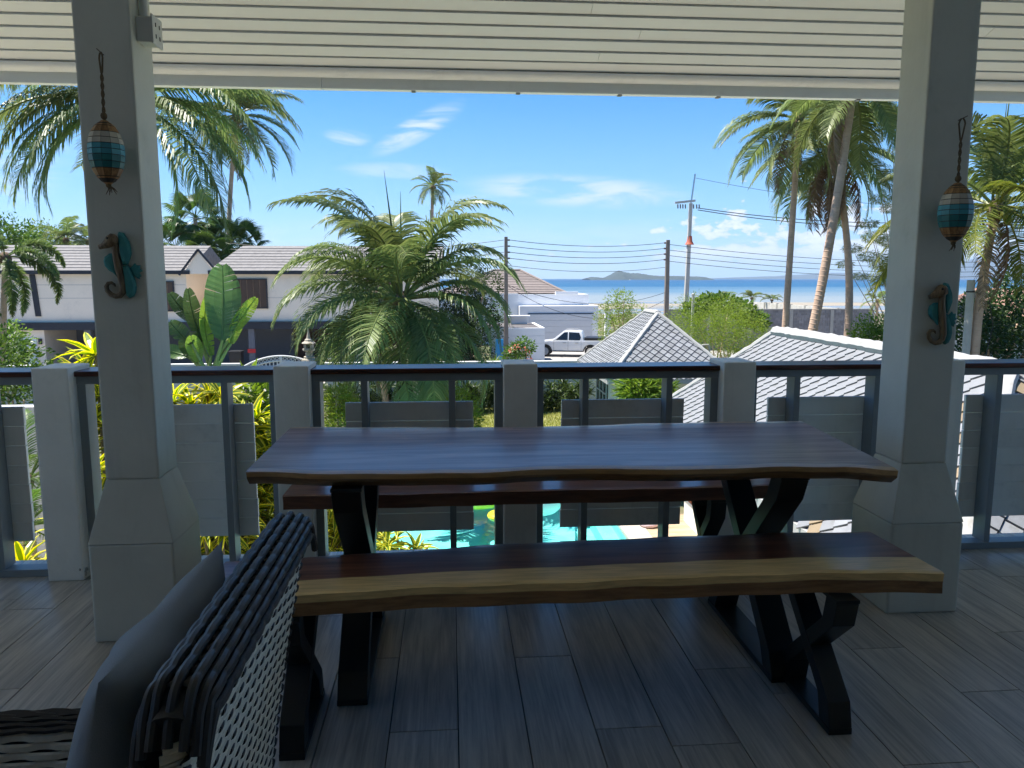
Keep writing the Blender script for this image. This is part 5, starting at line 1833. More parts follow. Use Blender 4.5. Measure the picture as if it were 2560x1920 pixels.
# side brackets and wires on poles one and two
wires1 = [0.18, 0.52, 0.86, 1.2]
for k, dz in enumerate(wires1):
    a, b = P1 + Vector((0.11, 0, -dz)), P2 + Vector((-0.13, 0, -dz * 1.05))
    MB().tube([a + Vector((-0.02, 0, 0)), a + Vector((0.12, 0, 0))], 0.045, 6).build('insulator', M_INS, t1)
    MB().tube([b + Vector((-0.12, 0, 0)), b + Vector((0.02, 0, 0))], 0.055, 6).build('insulator', M_INS, t2)
    lab = ['topmost', 'second', 'third', 'fourth'][k]
    link_ = wire(a + Vector((0.12, 0, 0)), b - Vector((0.12, 0, 0)), 0.28, 0.016)
    link_.build('power_line', M_WIRE, label='%s power line between the weathered pole and the pole before the sea' % lab, cat='wire', group='overhead wires')
    wire(P1 + Vector((-0.12, 0, -dz)), P1 + Vector((-16, 3.0, -dz - 0.1)), 0.5, 0.014).build('power_line', M_WIRE, label='%s power line running left from the weathered pole' % lab, cat='wire', group='overhead wires')
    wire(b + Vector((0.25, 0, -0.1)), P2 + Vector((30, 4, -dz - 0.9)), 0.6, 0.016).build('power_line', M_WIRE, label='%s power line running right from the pole before the sea' % lab, cat='wire', group='overhead wires')
for k, (dz1, dz2, sg) in enumerate(((1.6, 1.75, 0.32), (2.7, 3.4, 0.9), (2.75, 3.9, 1.5))):
    lab = ['thin fifth cable', 'slack telephone cable', 'lowest slack telephone cable'][k]
    wire(P1 + Vector((0.11, 0, -dz1)), P2 + Vector((-0.13, 0, -dz2)), sg, 0.013).build('telephone_cable', M_WIRE, label='%s hanging between the weathered pole and the pole before the sea' % lab, cat='wire', group='overhead wires')
for k, (dz, dy, zz) in enumerate(((-0.35, 0.0, 0.2), (-0.5, 0.15, -0.3))):
    wire(P3 + Vector((0.6, 0.1, dz)), P3 + Vector((38, dy * 8, zz + 0.4)), 1.5, 0.03).build('power_line', M_WIRE, label=['upper thick', 'lower thick'][k] + ' power line running right from the tallest pole', cat='wire', group='overhead wires')
wire(P3t + Vector((0.05, 0, -0.3)), P3 + Vector((36, 0, 0.2)), 1.2, 0.014).build('earth_wire', M_WIRE, label='thin wire running right from the tip of the tallest pole', cat='wire', group='overhead wires')
c = on_y(1733, 738, 40)
sp_ = tapered_pole('pipe_post', (c.x, 40, G), (c.x, 40, c.z), 0.16, 0.15, M_CONCL, 'thin grey pipe post standing among the bushes', 'post', False, 'pipe posts')
MB().lathe([(0.10, 0.0), (0.10, 0.06), (0.03, 0.10)], 10, (c.x, 40, c.z)).build('post_cap', M_CONCL, sp_)
c = on_y(1774, 862, 26)
up_ = thing('bent_pipe', (c.x, 26, G), 'thin white pipe bent over behind the left pavilion roof', 'pipe')
MB().tube([(c.x - 0.28, 26, c.z - 0.05), (c.x - 0.26, 26, c.z - 0.01), (c.x - 0.2, 26, c.z), (c.x - 0.04, 26, c.z), (c.x, 26, c.z - 0.04), (c.x, 26, G)], 0.028, 8).build('pipe', M_CONCL, up_, smooth=True)
c = on_y(2428, 700, 21)
rp = tapered_pole('pipe_post', (on_y(2415, 900, 21).x, 21, G), (c.x, 21, c.z), 0.22, 0.21, M_CONCL, 'thick pale pipe post right of the right pillar', 'post', False, 'pipe posts')
MB().tube([(c.x, 20.9, c.z - 0.3), (c.x + 0.5, 20.9, c.z - 0.5), (c.x + 0.7, 20.9, c.z - 1.3), (c.x + 0.5, 20.9, c.z - 2.5)], 0.012, 5).build('hanging_cable', M_WIRE, rp)
MB().lathe([(0.112, 0), (0.118, 0.02), (0.112, 0.04)], 12, (c.x, 21, c.z - 0.35), cap=False).build('strap', M_WIRE, rp)
c = on_y(1128, 520, 58)
an_ = thing('antenna_mast', (c.x, 58, G), 'thin antenna mast rising right of the small distant palm', 'antenna')
MB().tube([(c.x, 58, G), (c.x, 58, 2.0), (c.x, 58, c.z)], [0.05, 0.04, 0.02], 6).build('mast', M_CHROME, an_)

# ------------------------------------------------------------------ palms
M_COCO = leaf('coconut_leaf', (0.10, 0.145, 0.05), (0.25, 0.29, 0.11), (0.44, 0.40, 0.17), trans=0.32, rough=0.40, objvar=0.28)
M_COCOY = leaf('yellowing_palm_leaf', (0.10, 0.15, 0.035), (0.28, 0.29, 0.07), (0.40, 0.30, 0.09), trans=0.35, rough=0.35, objvar=0.25)
M_COCODEAD = leaf('dead_palm_leaf', (0.15, 0.10, 0.065), (0.28, 0.20, 0.13), trans=0.15, rough=0.8)
M_FARPALM = leaf('far_palm_leaf', (0.06, 0.10, 0.03), (0.16, 0.20, 0.06), trans=0.3, objvar=0.2)
M_TRUNK = paint('palm_trunk', lin((0.74, 0.63, 0.54)), 0.95, 0.18, 3.0, 0.5, dirt=lin((0.45, 0.38, 0.33)), dirt_amt=0.6, dirt_scale=2.0)
M_NUT = paint('green_coconut', (0.16, 0.17, 0.03), 0.5, 0.2, 6)
M_FIBRE = paint('palm_fibre', (0.16, 0.11, 0.07), 0.95, 0.3, 12, 0.5)


def frond_mesh(e0, droop, seed, mat, nl=92, ll=0.30, wid=0.0165, hang=0.8, name='frond', ragged=0.12, keel=0.35, s0=0.14, curl=1.25):
    """unit-length palm leaf growing along +X: arched midrib, paired leaflets hanging from it"""
    rr_ = random.Random(seed)
    N = 26
    pts, tang = [Vector((0, 0, 0))], []
    side = rr_.uniform(-0.12, 0.12)
    for i in range(N):
        s = (i + 0.5) / N
        a = e0 - droop * s ** curl
        b = side * s * s * 2.2
        d = Vector((math.cos(a) * math.cos(b), math.cos(a) * math.sin(b), math.sin(a)))
        tang.append(d)
        pts.append(pts[-1] + d / N)
    tang.append(tang[-1])
    m = MB()
    m.tube(pts, [0.0115 * (1 - 0.85 * i / N) + 0.0012 for i in range(N + 1)], 4, a=0.78)

    def at_(s):
        x = s * N
        i = min(N - 1, int(x))
        return pts[i].lerp(pts[i + 1], x - i), tang[i]
    for k in range(nl):
        s = s0 + (1.0 - s0) * (k + rr_.uniform(0, 0.6)) / nl
        p, t = at_(min(0.995, s))
        prof = (0.45 + 0.55 * math.sin(PI * min(1.0, (s - s0) / (1 - s0) * 1.05 + 0.08))) if s < 0.97 else 0.5
        up = Vector((0, 0, 1))
        rt = t.cross(up)
        rt = rt.normalized() if rt.length > 0.05 else Vector((0, 1, 0))
        upl = rt.cross(t)
        for sg in (-1, 1):
            if rr_.random() < ragged:
                continue
            L = ll * prof * rr_.uniform(0.8, 1.1)
            fwd = 0.45 + 0.9 * s ** 2 + rr_.uniform(-0.08, 0.08)
            d = (rt * sg + t * fwd + upl * (keel + rr_.uniform(-0.1, 0.12))).normalized()
            w = wid * rr_.uniform(0.8, 1.2) * (0.6 + 0.4 * prof)
            h = hang * rr_.uniform(0.75, 1.25)
            p1 = p + d * L * 0.42
            d2 = (d + Vector((0, 0, -h * 0.8))).normalized()
            p2 = p1 + d2 * L * 0.33
            d3 = (d2 + Vector((0, 0, -h))).normalized()
            p3 = p2 + d3 * L * 0.28
            wv = t * w * 0.5 + upl * w * 0.12
            tn = rr_.random() * 0.8 + (0.12 if s > 0.85 else 0)
            m.add([p - wv * 0.7, p + wv * 0.7, p1 - wv, p1 + wv, p2 - wv * 0.7, p2 + wv * 0.7, p3], [(0, 1, 3, 2), (2, 3, 5, 4), (4, 5, 6)], tn)
    return m.mesh(name, mat, fix=False)


ELEV = [82, 68, 54, 40, 26, 12, -4, -22, -42]


def frond_set(mat, seed, hang=0.8, ll=0.30, droop=1.55, variants=2, nl=92, wid=0.0165, rise=(0.75, 0.35), **kw):
    out = {}
    for e in ELEV:
        out[e] = [frond_mesh(rad(e), droop * (rise[0] + rise[1] * (e + 42) / 124) * R.uniform(0.9, 1.1), seed + e * 7 + v, mat, hang=hang, ll=ll, nl=nl, wid=wid, **kw) for v in range(variants)]
    return out


FR_GREEN = frond_set(M_COCO, 100, variants=3)
FR_STIFF = frond_set(M_COCO, 140, variants=3, hang=0.55, droop=1.75, keel=0.25, ll=0.28, nl=104, wid=0.0145, rise=(0.95, -0.05), curl=1.75, ragged=0.16)
FR_FLAT = frond_set(M_COCO, 180, variants=3, hang=0.85, droop=1.5, keel=0.2, ll=0.25, wid=0.012, nl=100, ragged=0.2)
FR_SEMI = frond_set(M_COCO, 220, variants=2, hang=0.6, droop=1.3)
FR_DEAD = [frond_mesh(rad(-30), 0.9, 900 + v, M_COCODEAD, nl=60, hang=1.2, ll=0.22, ragged=0.3, keel=-0.2) for v in range(2)]


def palm(name, base, crown, L, n, lab, seed, fr=None, trunk_r=0.14, dead=0, nuts=0, spear=True, bend=0.0, group='coconut palms', e_hi=80, e_lo=-38, cat='palm tree', azs=None, trunkmat=None):
    rr_ = random.Random(seed)
    fr = fr or FR_GREEN
    base, crown = Vector(base), Vector(crown)
    t = thing(name, base, lab, cat, group)
    N = 22
    path, rads = [], []
    for i in range(N + 1):
        s = i / N
        p = base.lerp(crown, s)
        p.x += bend * math.sin(PI * s) + (0.0)
        path.append(p)
        rads.append(trunk_r * (1.0 - 0.3 * s) * (1.35 if i == 0 else 1.0) * rr_.uniform(0.97, 1.03))
    q = MB().tube(path, rads, 12)
    tk_ = q.build('trunk', trunkmat or M_TRUNK, t, smooth='all')
    # ring scars
    hgt = (crown - base).length
    k = int(hgt / 0.16)
    if trunk_r * FPX / max(8, base.y) > 5:
        for i in range(1, k):
            s = i / k + rr_.uniform(-0.2, 0.2) / k
            x = s * N
            j = min(N - 1, int(x))
            p = path[j].lerp(path[j + 1], x - j)
            d = (path[j + 1] - path[j]).normalized()
            rr0 = trunk_r * (1.0 - 0.3 * s)
            MB().tube([p - d * 0.018, p, p + d * 0.018], [rr0 * 1.0, rr0 * 1.05, rr0 * 1.0], 12, cap=False).build('ring_scar', M_TRUNK, tk_, smooth=True)
    MB().ball(crown + Vector((0, 0, -0.02 * L)), trunk_r * 1.5, trunk_r * 1.5, 0.10 * L, 10, 8).build('crown_heart', M_FIBRE, t, smooth=True)
    org = ORG[t.name]
    ga = 2.39996
    for i in range(n):
        u = (i + 0.5) / n
        e = e_hi + (e_lo - e_hi) * u ** 0.95 + rr_.uniform(-6, 6)
        az = i * ga + seed + rr_.uniform(-0.2, 0.2)
        if azs and i < len(azs):
            az, e = azs[i]
        ek = min(ELEV, key=lambda q: abs(q - e))
        me = rr_.choice(fr[ek])
        o = place('frond', me, t, crown - org + Vector((math.cos(az), math.sin(az), 0)) * trunk_r * 0.8 + Vector((0, 0, 0.04 * L * (1 - u))), (rr_.uniform(-0.25, 0.25), rad(-(e - ek)), az))
        sc = L * rr_.uniform(0.85, 1.08) * (1.12 if e > 70 and fr is FR_STIFF else 1.0) 
        o.scale = (sc, sc, sc)
    for i in range(dead):
        az = rr_.uniform(0, 2 * PI)
        o = place('dead_frond', rr_.choice(FR_DEAD), t, crown - org + Vector((math.cos(az), math.sin(az), 0)) * trunk_r, (0, rad(rr_.uniform(15, 45)), az))
        sc = L * rr_.uniform(0.7, 0.95)
        o.scale = (sc, sc, sc)
    for i in range(nuts):
        an = rr_.uniform(0, 2 * PI)
        r_ = trunk_r + 0.16
        p = crown + Vector((math.cos(an) * r_, math.sin(an) * r_, -0.12 - rr_.uniform(0, 0.25)))
        MB().ball(p, 0.11, 0.11, 0.14, 10, 8).build('coconut', M_NUT, t, smooth=True)
    if spear:
        for i in range(2):
            tip = crown + Vector((rr_.uniform(-0.12, 0.12) * L + i * 0.1 * L, 0, L * (0.95 - 0.15 * i)))
            MB().tube([crown, (crown + tip) / 2, tip], [0.05, 0.035, 0.004], 5, a=0.8).build('spear_leaf', fr[82][0].materials[0], t)
    return t


# the young coconut palm in the middle
c = on_y(1003, 752, 22)
b = on_y(1052, 1010, 22)
palm('coconut_palm', (b.x + 0.05, 22, G), (c.x, 22, c.z), 3.75, 36, 'young coconut palm with a wide low crown in the garden centre', 3, fr=FR_STIFF, trunk_r=0.14, nuts=9, dead=1, bend=0.1,
     azs=[(3.05, 82), (0.2, 80), (1.6, 80), (3.3, 72), (0.1, 70), (4.3, 66), (2.4, 68), (5.6, 64), (3.0, 56), (0.25, 54), (3.6, 44), (-0.3, 42), (4.9, 50), (1.3, 46),
          (3.2, 24), (0.05, 24), (3.75, 12), (-0.55, 10), (4.55, 0), (-0.9, -12), (4.1, -8), (5.1, -20), (2.6, 40), (0.6, 36), (3.35, 8), (-0.1, 8)])
# the big palm behind the left pillar, and its neighbour above the house roof
c = on_y(318, 258, 16)
palm('coconut_palm', (on_y(300, 900, 16).x, 16, G), (c.x, 16, c.z), 3.1, 24, 'big coconut palm whose drooping fronds frame the left pillar', 11, fr=FR_FLAT, dead=2, nuts=0, trunk_r=0.15, e_hi=70, e_lo=-42,
     azs=[(3.2, 52), (0.1, 30), (3.6, 44), (-0.3, 20), (3.05, 34), (0.35, 8), (2.9, 22), (3.3, 6), (3.1, -12), (3.5, -24), (2.8, 40), (0.5, 46), (3.45, 10), (-0.5, 4), (3.2, -4), (0.0, -8), (3.9, -12), (-0.75, -18), (3.35, -24), (-0.2, -26), (1.6, 40), (2.2, 20), (0.9, 20), (-0.05, -44)])
c = on_y(592, 290, 57)
palm('coconut_palm', (on_y(572, 700, 57).x, 57, G), (c.x, 57, c.z), 4.9, 24, 'tall slim coconut palm rising behind the long house roof', 17, fr=FR_SEMI, dead=2, trunk_r=0.19, nuts=5, bend=-0.4, e_lo=-42)
c = on_y(1082, 468, 62)
palm('coconut_palm', (on_y(1070, 800, 62).x, 62, G), (c.x, 62, c.z), 1.9, 20, 'small distant coconut palm peeking over the middle palm', 23, fr=FR_SEMI, trunk_r=0.17, dead=0, nuts=0, e_lo=-42)
# three leaning trunks on the right
c = on_y(1998, 300, 30)
palm('coconut_palm', (on_y(1957, 860, 30).x, 30, G), (c.x, 30, c.z), 3.3, 22, 'left of the three tall right-hand palms, with a slim straight trunk', 31, fr=FR_SEMI, trunk_r=0.145, dead=2, nuts=4, e_lo=-44, group='tall palms on the right')
c = on_y(2135, 215, 25)
palm('coconut_palm', (on_y(1985, 905, 25).x, 25, G), (c.x, 25, c.z), 3.1, 20, 'middle palm on the right with a thick trunk leaning right across the others', 37, fr=FR_SEMI, trunk_r=0.17, dead=3, nuts=4, bend=0.15, e_lo=-44, group='tall palms on the right')
c = on_y(2085, 375, 33)
palm('coconut_palm', (on_y(2112, 870, 33).x, 33, G), (c.x, 33, c.z), 3.9, 24, 'right of the three tall palms, with brown dead fronds hanging', 41, fr=FR_SEMI, trunk_r=0.18, dead=11, nuts=3, bend=0.5, e_lo=-44, group='tall palms on the right')
FR_YEL = frond_set(M_COCOY, 300, variants=2, hang=0.7, droop=1.35)
for e_ in (82, 68, 54, 40):
    FR_YEL[e_] = FR_SEMI[e_]
c = on_y(2490, 520, 21)
palm('coconut_palm', (on_y(2452, 905, 21).x, 21, G), (c.x, 21, c.z), 3.7, 24, 'yellowing coconut palm at the right picture edge', 47, fr=FR_YEL, trunk_r=0.15, dead=2, nuts=6, bend=-0.25, e_hi=86, e_lo=-36, group='tall palms on the right')

# foxtail palms: plumes of leaflets all round the midrib
M_FOX = leaf('foxtail_leaf', (0.07, 0.11, 0.035), (0.18, 0.22, 0.08), trans=0.3, rough=0.35)


def plume_mesh(e0, droop, seed):
    rr_ = random.Random(seed)
    N = 22
    pts, tang = [Vector((0, 0, 0))], []
    for i in range(N):
        a = e0 - droop * ((i + .5) / N) ** 1.2
        d = Vector((math.cos(a), 0, math.sin(a)))
        tang.append(d)
        pts.append(pts[-1] + d / N)
    m = MB().tube(pts, [0.012 * (1 - 0.8 * i / N) for i in range(N + 1)], 4, a=0.5)
    for k in range(420):
        s = 0.12 + 0.87 * k / 420
        i = min(N - 1, int(s * N))
        p, t = pts[i].lerp(pts[i + 1], s * N - i), tang[i]
        an = rr_.uniform(0, 2 * PI)
        r1 = Vector((0, 1, 0))
        r2 = t.cross(r1)
        d = (r1 * math.cos(an) + r2 * math.sin(an) + t * 0.6).normalized()
        L = 0.13 * math.sin(PI * (0.15 + 0.8 * s)) * rr_.uniform(0.8, 1.1)
        w = t * 0.008
        p1 = p + d * L * 0.6
        m.add([p - w, p + w, p1 - w, p1 + w, p + d * L + Vector((0, 0, -0.02))], [(0, 1, 3, 2), (2, 3, 4)], rr_.random() * 0.9)
    return m.mesh('plume_frond', M_FOX, fix=False)


PLUME = {e: [plume_mesh(rad(e), 1.9, 500 + e)] for e in ELEV}
c = on_y(15, 660, 26)
palm('foxtail_palm', (on_y(-20, 900, 26).x, 26, G), (c.x, 26, c.z + 0.2), 2.3, 12, 'foxtail palm with fluffy fronds at the left picture edge', 53, fr=PLUME, trunk_r=0.12, spear=False, e_hi=60, e_lo=-40, group='foxtail palms')
c = on_y(935, 735, 29.5)
palm('foxtail_palm', (on_y(965, 900, 29.5).x, 29.5, G), (c.x, 29.5, c.z), 1.9, 11, 'foxtail palm half hidden behind the young coconut palm', 59, fr=PLUME, trunk_r=0.13, spear=False, e_hi=55, e_lo=-42, group='foxtail palms')


# fan palms
M_FAN = leaf('fan_palm_leaf', (0.035, 0.07, 0.02), (0.10, 0.15, 0.04), trans=0.3, rough=0.35)


def fan_mesh(seed):
    rr_ = random.Random(seed)
    m = MB()
    m.tube([(0, 0, 0), (0.5, 0, 0.06), (1.0, 0, 0.0)], [0.014, 0.010, 0.006], 4, a=0.6)
    for k in range(30):
        an = rad(-125 + 250 * k / 29)
        L = 0.72 * rr_.uniform(0.9, 1.05)
        d = Vector((math.cos(an), math.sin(an), -0.12 - 0.25 * abs(an) / 2))
        w = Vector((-math.sin(an), math.cos(an), 0.1)) * 0.035
        o = Vector((1.0, 0, 0))
        p1 = o + d * L * 0.6
        p2 = o + d * L + Vector((0, 0, -0.14))
        m.add([o, p1 - w, p1 + w, p2], [(0, 1, 2), (1, 3, 2)], rr_.random())
    return m.mesh('fan_leaf', M_FAN, fix=False)


FANS = [fan_mesh(s) for s in (1, 2, 3)]


def fan_palm(base, crown, L, n, lab, seed, tr=0.14):
    rr_ = random.Random(seed)
    base, crown = Vector(base), Vector(crown)
    t = thing('fan_palm', base, lab, 'palm tree', 'fan palms behind the long house')
    MB().tube([base, base.lerp(crown, 0.5), crown], [tr * 1.2, tr, tr * 0.9], 10).build('trunk', M_TRUNK, t, smooth=True)
    for i in range(n):
        u = (i + 0.5) / n
        e, az = 75 - 125 * u, i * 2.4 + seed
        o = place('fan_leaf', rr_.choice(FANS), t, crown - base, (0, rad(-e), az))
        s = L * rr_.uniform(0.85, 1.1)
        o.scale = (s, s, s)


for k, (px, py, Y, L, lab) in enumerate(((488, 545, 51, 1.25, 'fan palm behind the gable of the long house'), (560, 605, 53, 1.2, 'low fan palm beneath the tall slim coconut palm'),
                                         (610, 612, 55, 1.1, 'outermost low fan palm right of the tall slim trunk'), (520, 640, 50, 1.2, 'fan palm seen in the gap of the long house'),
                                         (440, 620, 52, 1.3, 'fan palm close behind the left pillar edge'))):
    c = on_y(px, py, Y)
    fan_palm((c.x, Y, G), c, L, 26, lab, 70 + k)
for k, (px, py, Y, L, lab) in enumerate(((165, 600, 60, 2.6, 'distant palm tuft above the left roof ridge'), (222, 603, 60, 2.4, 'distant palm tuft left of the left pillar'))):
    c = on_y(px, py, Y)
    palm('distant_palm', (c.x, Y, G), c, L, 14, lab, 81 + k, trunk_r=0.16, spear=False, group='distant palms')

# ------------------------------------------------------------------ traveller's palm with torn paddle leaves
M_BAN = leaf('paddle_leaf', (0.075, 0.125, 0.05), (0.13, 0.19, 0.075), trans=0.28, rough=0.32, objvar=0.3)
M_BANY = leaf('young_paddle_leaf', (0.17, 0.25, 0.045), (0.25, 0.32, 0.08), trans=0.38, rough=0.35)
M_STALK = paint('pale_green_stalk', (0.24, 0.30, 0.10), 0.5, 0.15, 4)


def paddle(t, base, p0, tip, width, mat, seed, face=0.0, torn=0.1):
    """stalk from base to p0, blade from p0 to tip"""
    rr_ = random.Random(seed)
    base, p0, tip = Vector(base), Vector(p0), Vector(tip)
    MB().tube([base, base.lerp(p0, 0.5) + (p0 - base).cross(Vector((0, 1, 0))) * 0.03, p0], [0.06, 0.045, 0.03], 7).build('stalk', M_STALK, t, smooth=True)
    ax = (tip - p0)
    L = ax.length
    d = ax / L
    sd = Vector((0, 1, 0)).cross(d)
    sd = (sd * math.cos(face) + Vector((0, 1, 0)) * math.sin(face)).normalized()
    nrm = d.cross(sd)
    N = 26
    m = MB()
    spine = [p0 + d * L * i / N + nrm * (0.10 * L * math.sin(PI * i / N)) for i in range(N + 1)]
    m.tube(spine, [0.022 * (1 - 0.8 * i / N) + 0.003 for i in range(N + 1)], 5, a=0.95)
    for sg in (-1, 1):
        gap = 0.0
        for i in range(N):
            s0, s1 = i / N, (i + 1) / N
            w0 = width * math.sin(PI * min(1, 0.06 + 0.92 * s0)) ** 0.55
            w1 = width * math.sin(PI * min(1, 0.06 + 0.92 * s1)) ** 0.55
            tear = rr_.random() < torn
            lift0, lift1 = rr_.uniform(-0.03, 0.03) * width, 0
            sl = d * (0.35 * w0)
            e0 = spine[i] + sd * sg * w0 + nrm * (-0.22 * w0 + lift0) + sl
            e1 = spine[i + 1] + sd * sg * w1 + nrm * (-0.22 * w1 + lift0) + sl - (d * (L / N) * 0.55 if tear else Vector((0, 0, 0)))
            m0, m1 = (spine[i] + e0) / 2 + nrm * 0.05 * w0, (spine[i + 1] + e1) / 2 + nrm * 0.05 * w1
            tn = 0.3 + 0.3 * (i % 2) + rr_.uniform(-0.15, 0.15)
            m.add([spine[i], spine[i + 1], m1, m0, e1, e0], [(0, 1, 2, 3), (3, 2, 4, 5)], tn)
    m.build('paddle_leaf', mat, t, fix=False)


TYY = 18.5


def tp(px, py, dy=0.0):
    return on_y(px, py, TYY + dy)


tpb = tp(535, 1110)
tv = thing('travellers_palm', (tpb.x, TYY, G), "traveller's palm with big torn paddle leaves right of the left pillar", 'palm tree')
MB().tube([(tpb.x, TYY, G), (tpb.x, TYY, (G + tp(535, 960).z) / 2), tp(533, 955)], [0.20, 0.17, 0.16], 10).build('trunk', M_STALK, tv, smooth=True)
heart = tp(533, 950)
for k, (p0, tip, w, mt, fc, torn) in enumerate((((556, 850), (556, 664), 0.30, M_BAN, 0.15, 0.08), ((528, 890), (516, 740), 0.13, M_BANY, 0.9, 0.1), ((505, 855), (470, 722), 0.15, M_BAN, 0.6, 0.15),
                                                ((488, 808), (424, 733), 0.14, M_BAN, 0.5, 0.12), ((480, 860), (425, 805), 0.15, M_BAN, 0.5, 0.25), ((582, 830), (640, 745), 0.13, M_BANY, 0.4, 0.45),
                                                ((500, 905), (455, 845), 0.15, M_BAN, 0.4, 0.2), ((570, 870), (528, 760), 0.14, M_BAN, 0.9, 0.1), ((497, 905), (478, 840), 0.14, M_BANY, 0.6, 0.1),
                                                ((577, 860), (612, 770), 0.12, M_BANY, 0.7, 0.3), ((470, 890), (410, 870), 0.13, M_BAN, 0.5, 0.2))):
    dy = (k % 4 - 1.5) * 0.12
    paddle(tv, heart + Vector((R.uniform(-0.12, 0.12), dy * 0.4, 0)), tp(*p0, dy), tp(*tip, dy), w * 1.0 * TYY / 18.5 * 1.35, mt, 60 + k, fc, torn)


# ------------------------------------------------------------------ shrubs and trees
def leafcloud(m, c, r, n, size, rr_, shell=0.55, aspect=2.2, droop=0.0, tint=(0, 0.8), squash=1.0):
    """leaf-sized faces through an uneven blob"""
    for _ in range(n):
        u, v = rr_.uniform(-1, 1), rr_.uniform(0, 2 * PI)
        w = math.sqrt(1 - u * u)
        rad_ = (shell + (1 - shell) * rr_.random()) if rr_.random() < 0.8 else rr_.random()
        p = Vector((c[0] + r[0] * w * math.cos(v) * rad_, c[1] + r[1] * w * math.sin(v) * rad_, c[2] + r[2] * u * rad_))
        d = Vector((w * math.cos(v) + rr_.uniform(-.8, .8), w * math.sin(v) + rr_.uniform(-.8, .8), u * 0.6 + rr_.uniform(-.6, .6) - droop)).normalized()
        s = d.orthogonal().normalized()
        s.rotate(Matrix.Rotation(rr_.uniform(0, 2 * PI), 3, d))
        L = size * rr_.uniform(0.7, 1.3)
        W = L / aspect / 2
        nn_ = d.cross(s) * (L * 0.10)
        m.add([p, p + d * L * 0.45 + s * W, p + d * L * 0.45 - s * W, p + d * L + nn_], [(0, 1, 3, 2)], tint[0] + (tint[1] - tint[0]) * rr_.random())


def bush(name, clumps, n, size, mat, lab, seed, cat='bush', group=None, aspect=2.2, trunk=None, droop=0.0, stem=True, tr=0.05):
    rr_ = random.Random(seed)
    c0 = clumps[0]
    bx_, by_ = (trunk[0], trunk[1]) if trunk else (sum(c[0][0] for c in clumps) / len(clumps), sum(c[0][1] for c in clumps) / len(clumps))
    t = thing(name, (bx_, by_, G), lab, cat, group)
    tot = sum(c[1][0] * c[1][2] for c in clumps)
    m = MB()
    for c, r in clumps:
        leafcloud(m, c, r, max(20, int(n * r[0] * r[2] / tot)), size, rr_, aspect=aspect, droop=droop)
    m.build('crown' if cat == 'tree' else 'foliage', mat, t, fix=False)
    if stem:
        s = MB()
        for c, r in clumps:
            e = Vector(c)
            s.tube([(bx_ + rr_.uniform(-.1, .1), by_ + rr_.uniform(-.1, .1), G), (bx_ * 0.6 + e.x * 0.4, by_ * 0.6 + e.y * 0.4, G + (e.z - G) * 0.55), e], [tr, tr * 0.7, tr * 0.3], 6)
        s.build('trunk' if cat == 'tree' else 'stems', M_TRUNK, t, smooth=True)
    return t


M_DKGREEN = leaf('dark_leaf', (0.022, 0.045, 0.014), (0.07, 0.11, 0.03), trans=0.25, rough=0.35, objvar=0.15)
M_MIDGREEN = leaf('mid_leaf', (0.05, 0.10, 0.02), (0.13, 0.20, 0.045), trans=0.35, rough=0.4, objvar=0.15)
M_LTGREEN = leaf('light_leaf', (0.09, 0.16, 0.03), (0.24, 0.32, 0.06), trans=0.42, rough=0.45, objvar=0.12)
M_BAMB = leaf('bamboo_leaf', (0.12, 0.19, 0.03), (0.30, 0.36, 0.07), trans=0.4, rough=0.45, objvar=0.1)
M_FEATH = leaf('feathery_leaf', (0.17, 0.22, 0.08), (0.34, 0.36, 0.17), trans=0.4, rough=0.6, objvar=0.1)
M_PLUM = leaf('plumeria_leaf', (0.10, 0.18, 0.03), (0.24, 0.34, 0.06), (0.42, 0.38, 0.05), trans=0.4, rough=0.45, objvar=0.12)


def ball_at(px, py, Y, rx, ry=None, rz=None):
    c = on_y(px, py, Y)
    return ((c.x, Y, c.z), (rx, ry or rx, rz or rx))


bush('bamboo_bush', [ball_at(850, 1030, 21, 0.55, 0.55, 0.75), ball_at(840, 1000, 21, 0.4), ball_at(866, 1060, 20.8, 0.5), ball_at(845, 1090, 21, 0.6)], 3600, 0.13, M_BAMB, 'clipped bright green bamboo bush left of the young palm trunk', 1, aspect=5, group='clipped bushes on the lawn')
bush('bamboo_bush', [ball_at(1150, 1020, 22.5, 0.6, 0.6, 0.7), ball_at(1130, 1000, 22.5, 0.45), ball_at(1175, 1045, 22.4, 0.42), ball_at(1150, 1080, 22.4, 0.65)], 3600, 0.12, M_BAMB, 'clipped yellowish bush at the lawn edge right of the young palm trunk', 2, aspect=4, group='clipped bushes on the lawn')
bush('bamboo_clump', [ball_at(1610, 985, 17.8, 0.45, 0.45, 0.5), ball_at(1590, 975, 17.8, 0.4), ball_at(1640, 985, 17.9, 0.4), ball_at(1605, 1040, 17.8, 0.5)], 2600, 0.30, M_LTGREEN, 'bright grassy clump in front of the small pavilion', 3, aspect=7)
bush('plumeria', [ball_at(615, 975, 10.5, 0.22), ball_at(640, 990, 10.6, 0.25), ball_at(610, 1010, 10.4, 0.2), ball_at(655, 1040, 10.5, 0.25), ball_at(620, 1070, 10.5, 0.25), ball_at(660, 1085, 10.5, 0.25), ball_at(630, 1110, 10.6, 0.25)], 620, 0.21, M_PLUM,
     'plumeria shrub with broad glossy leaves behind the railing by the left pillar', 4, aspect=3.2)

# tall hedge of fan-leaved clumps along the boundary wall: one plant per clump
M_RHAPIS = leaf('rhapis_leaf', (0.03, 0.055, 0.015), (0.12, 0.16, 0.05), trans=0.28, rough=0.35, objvar=0.2)


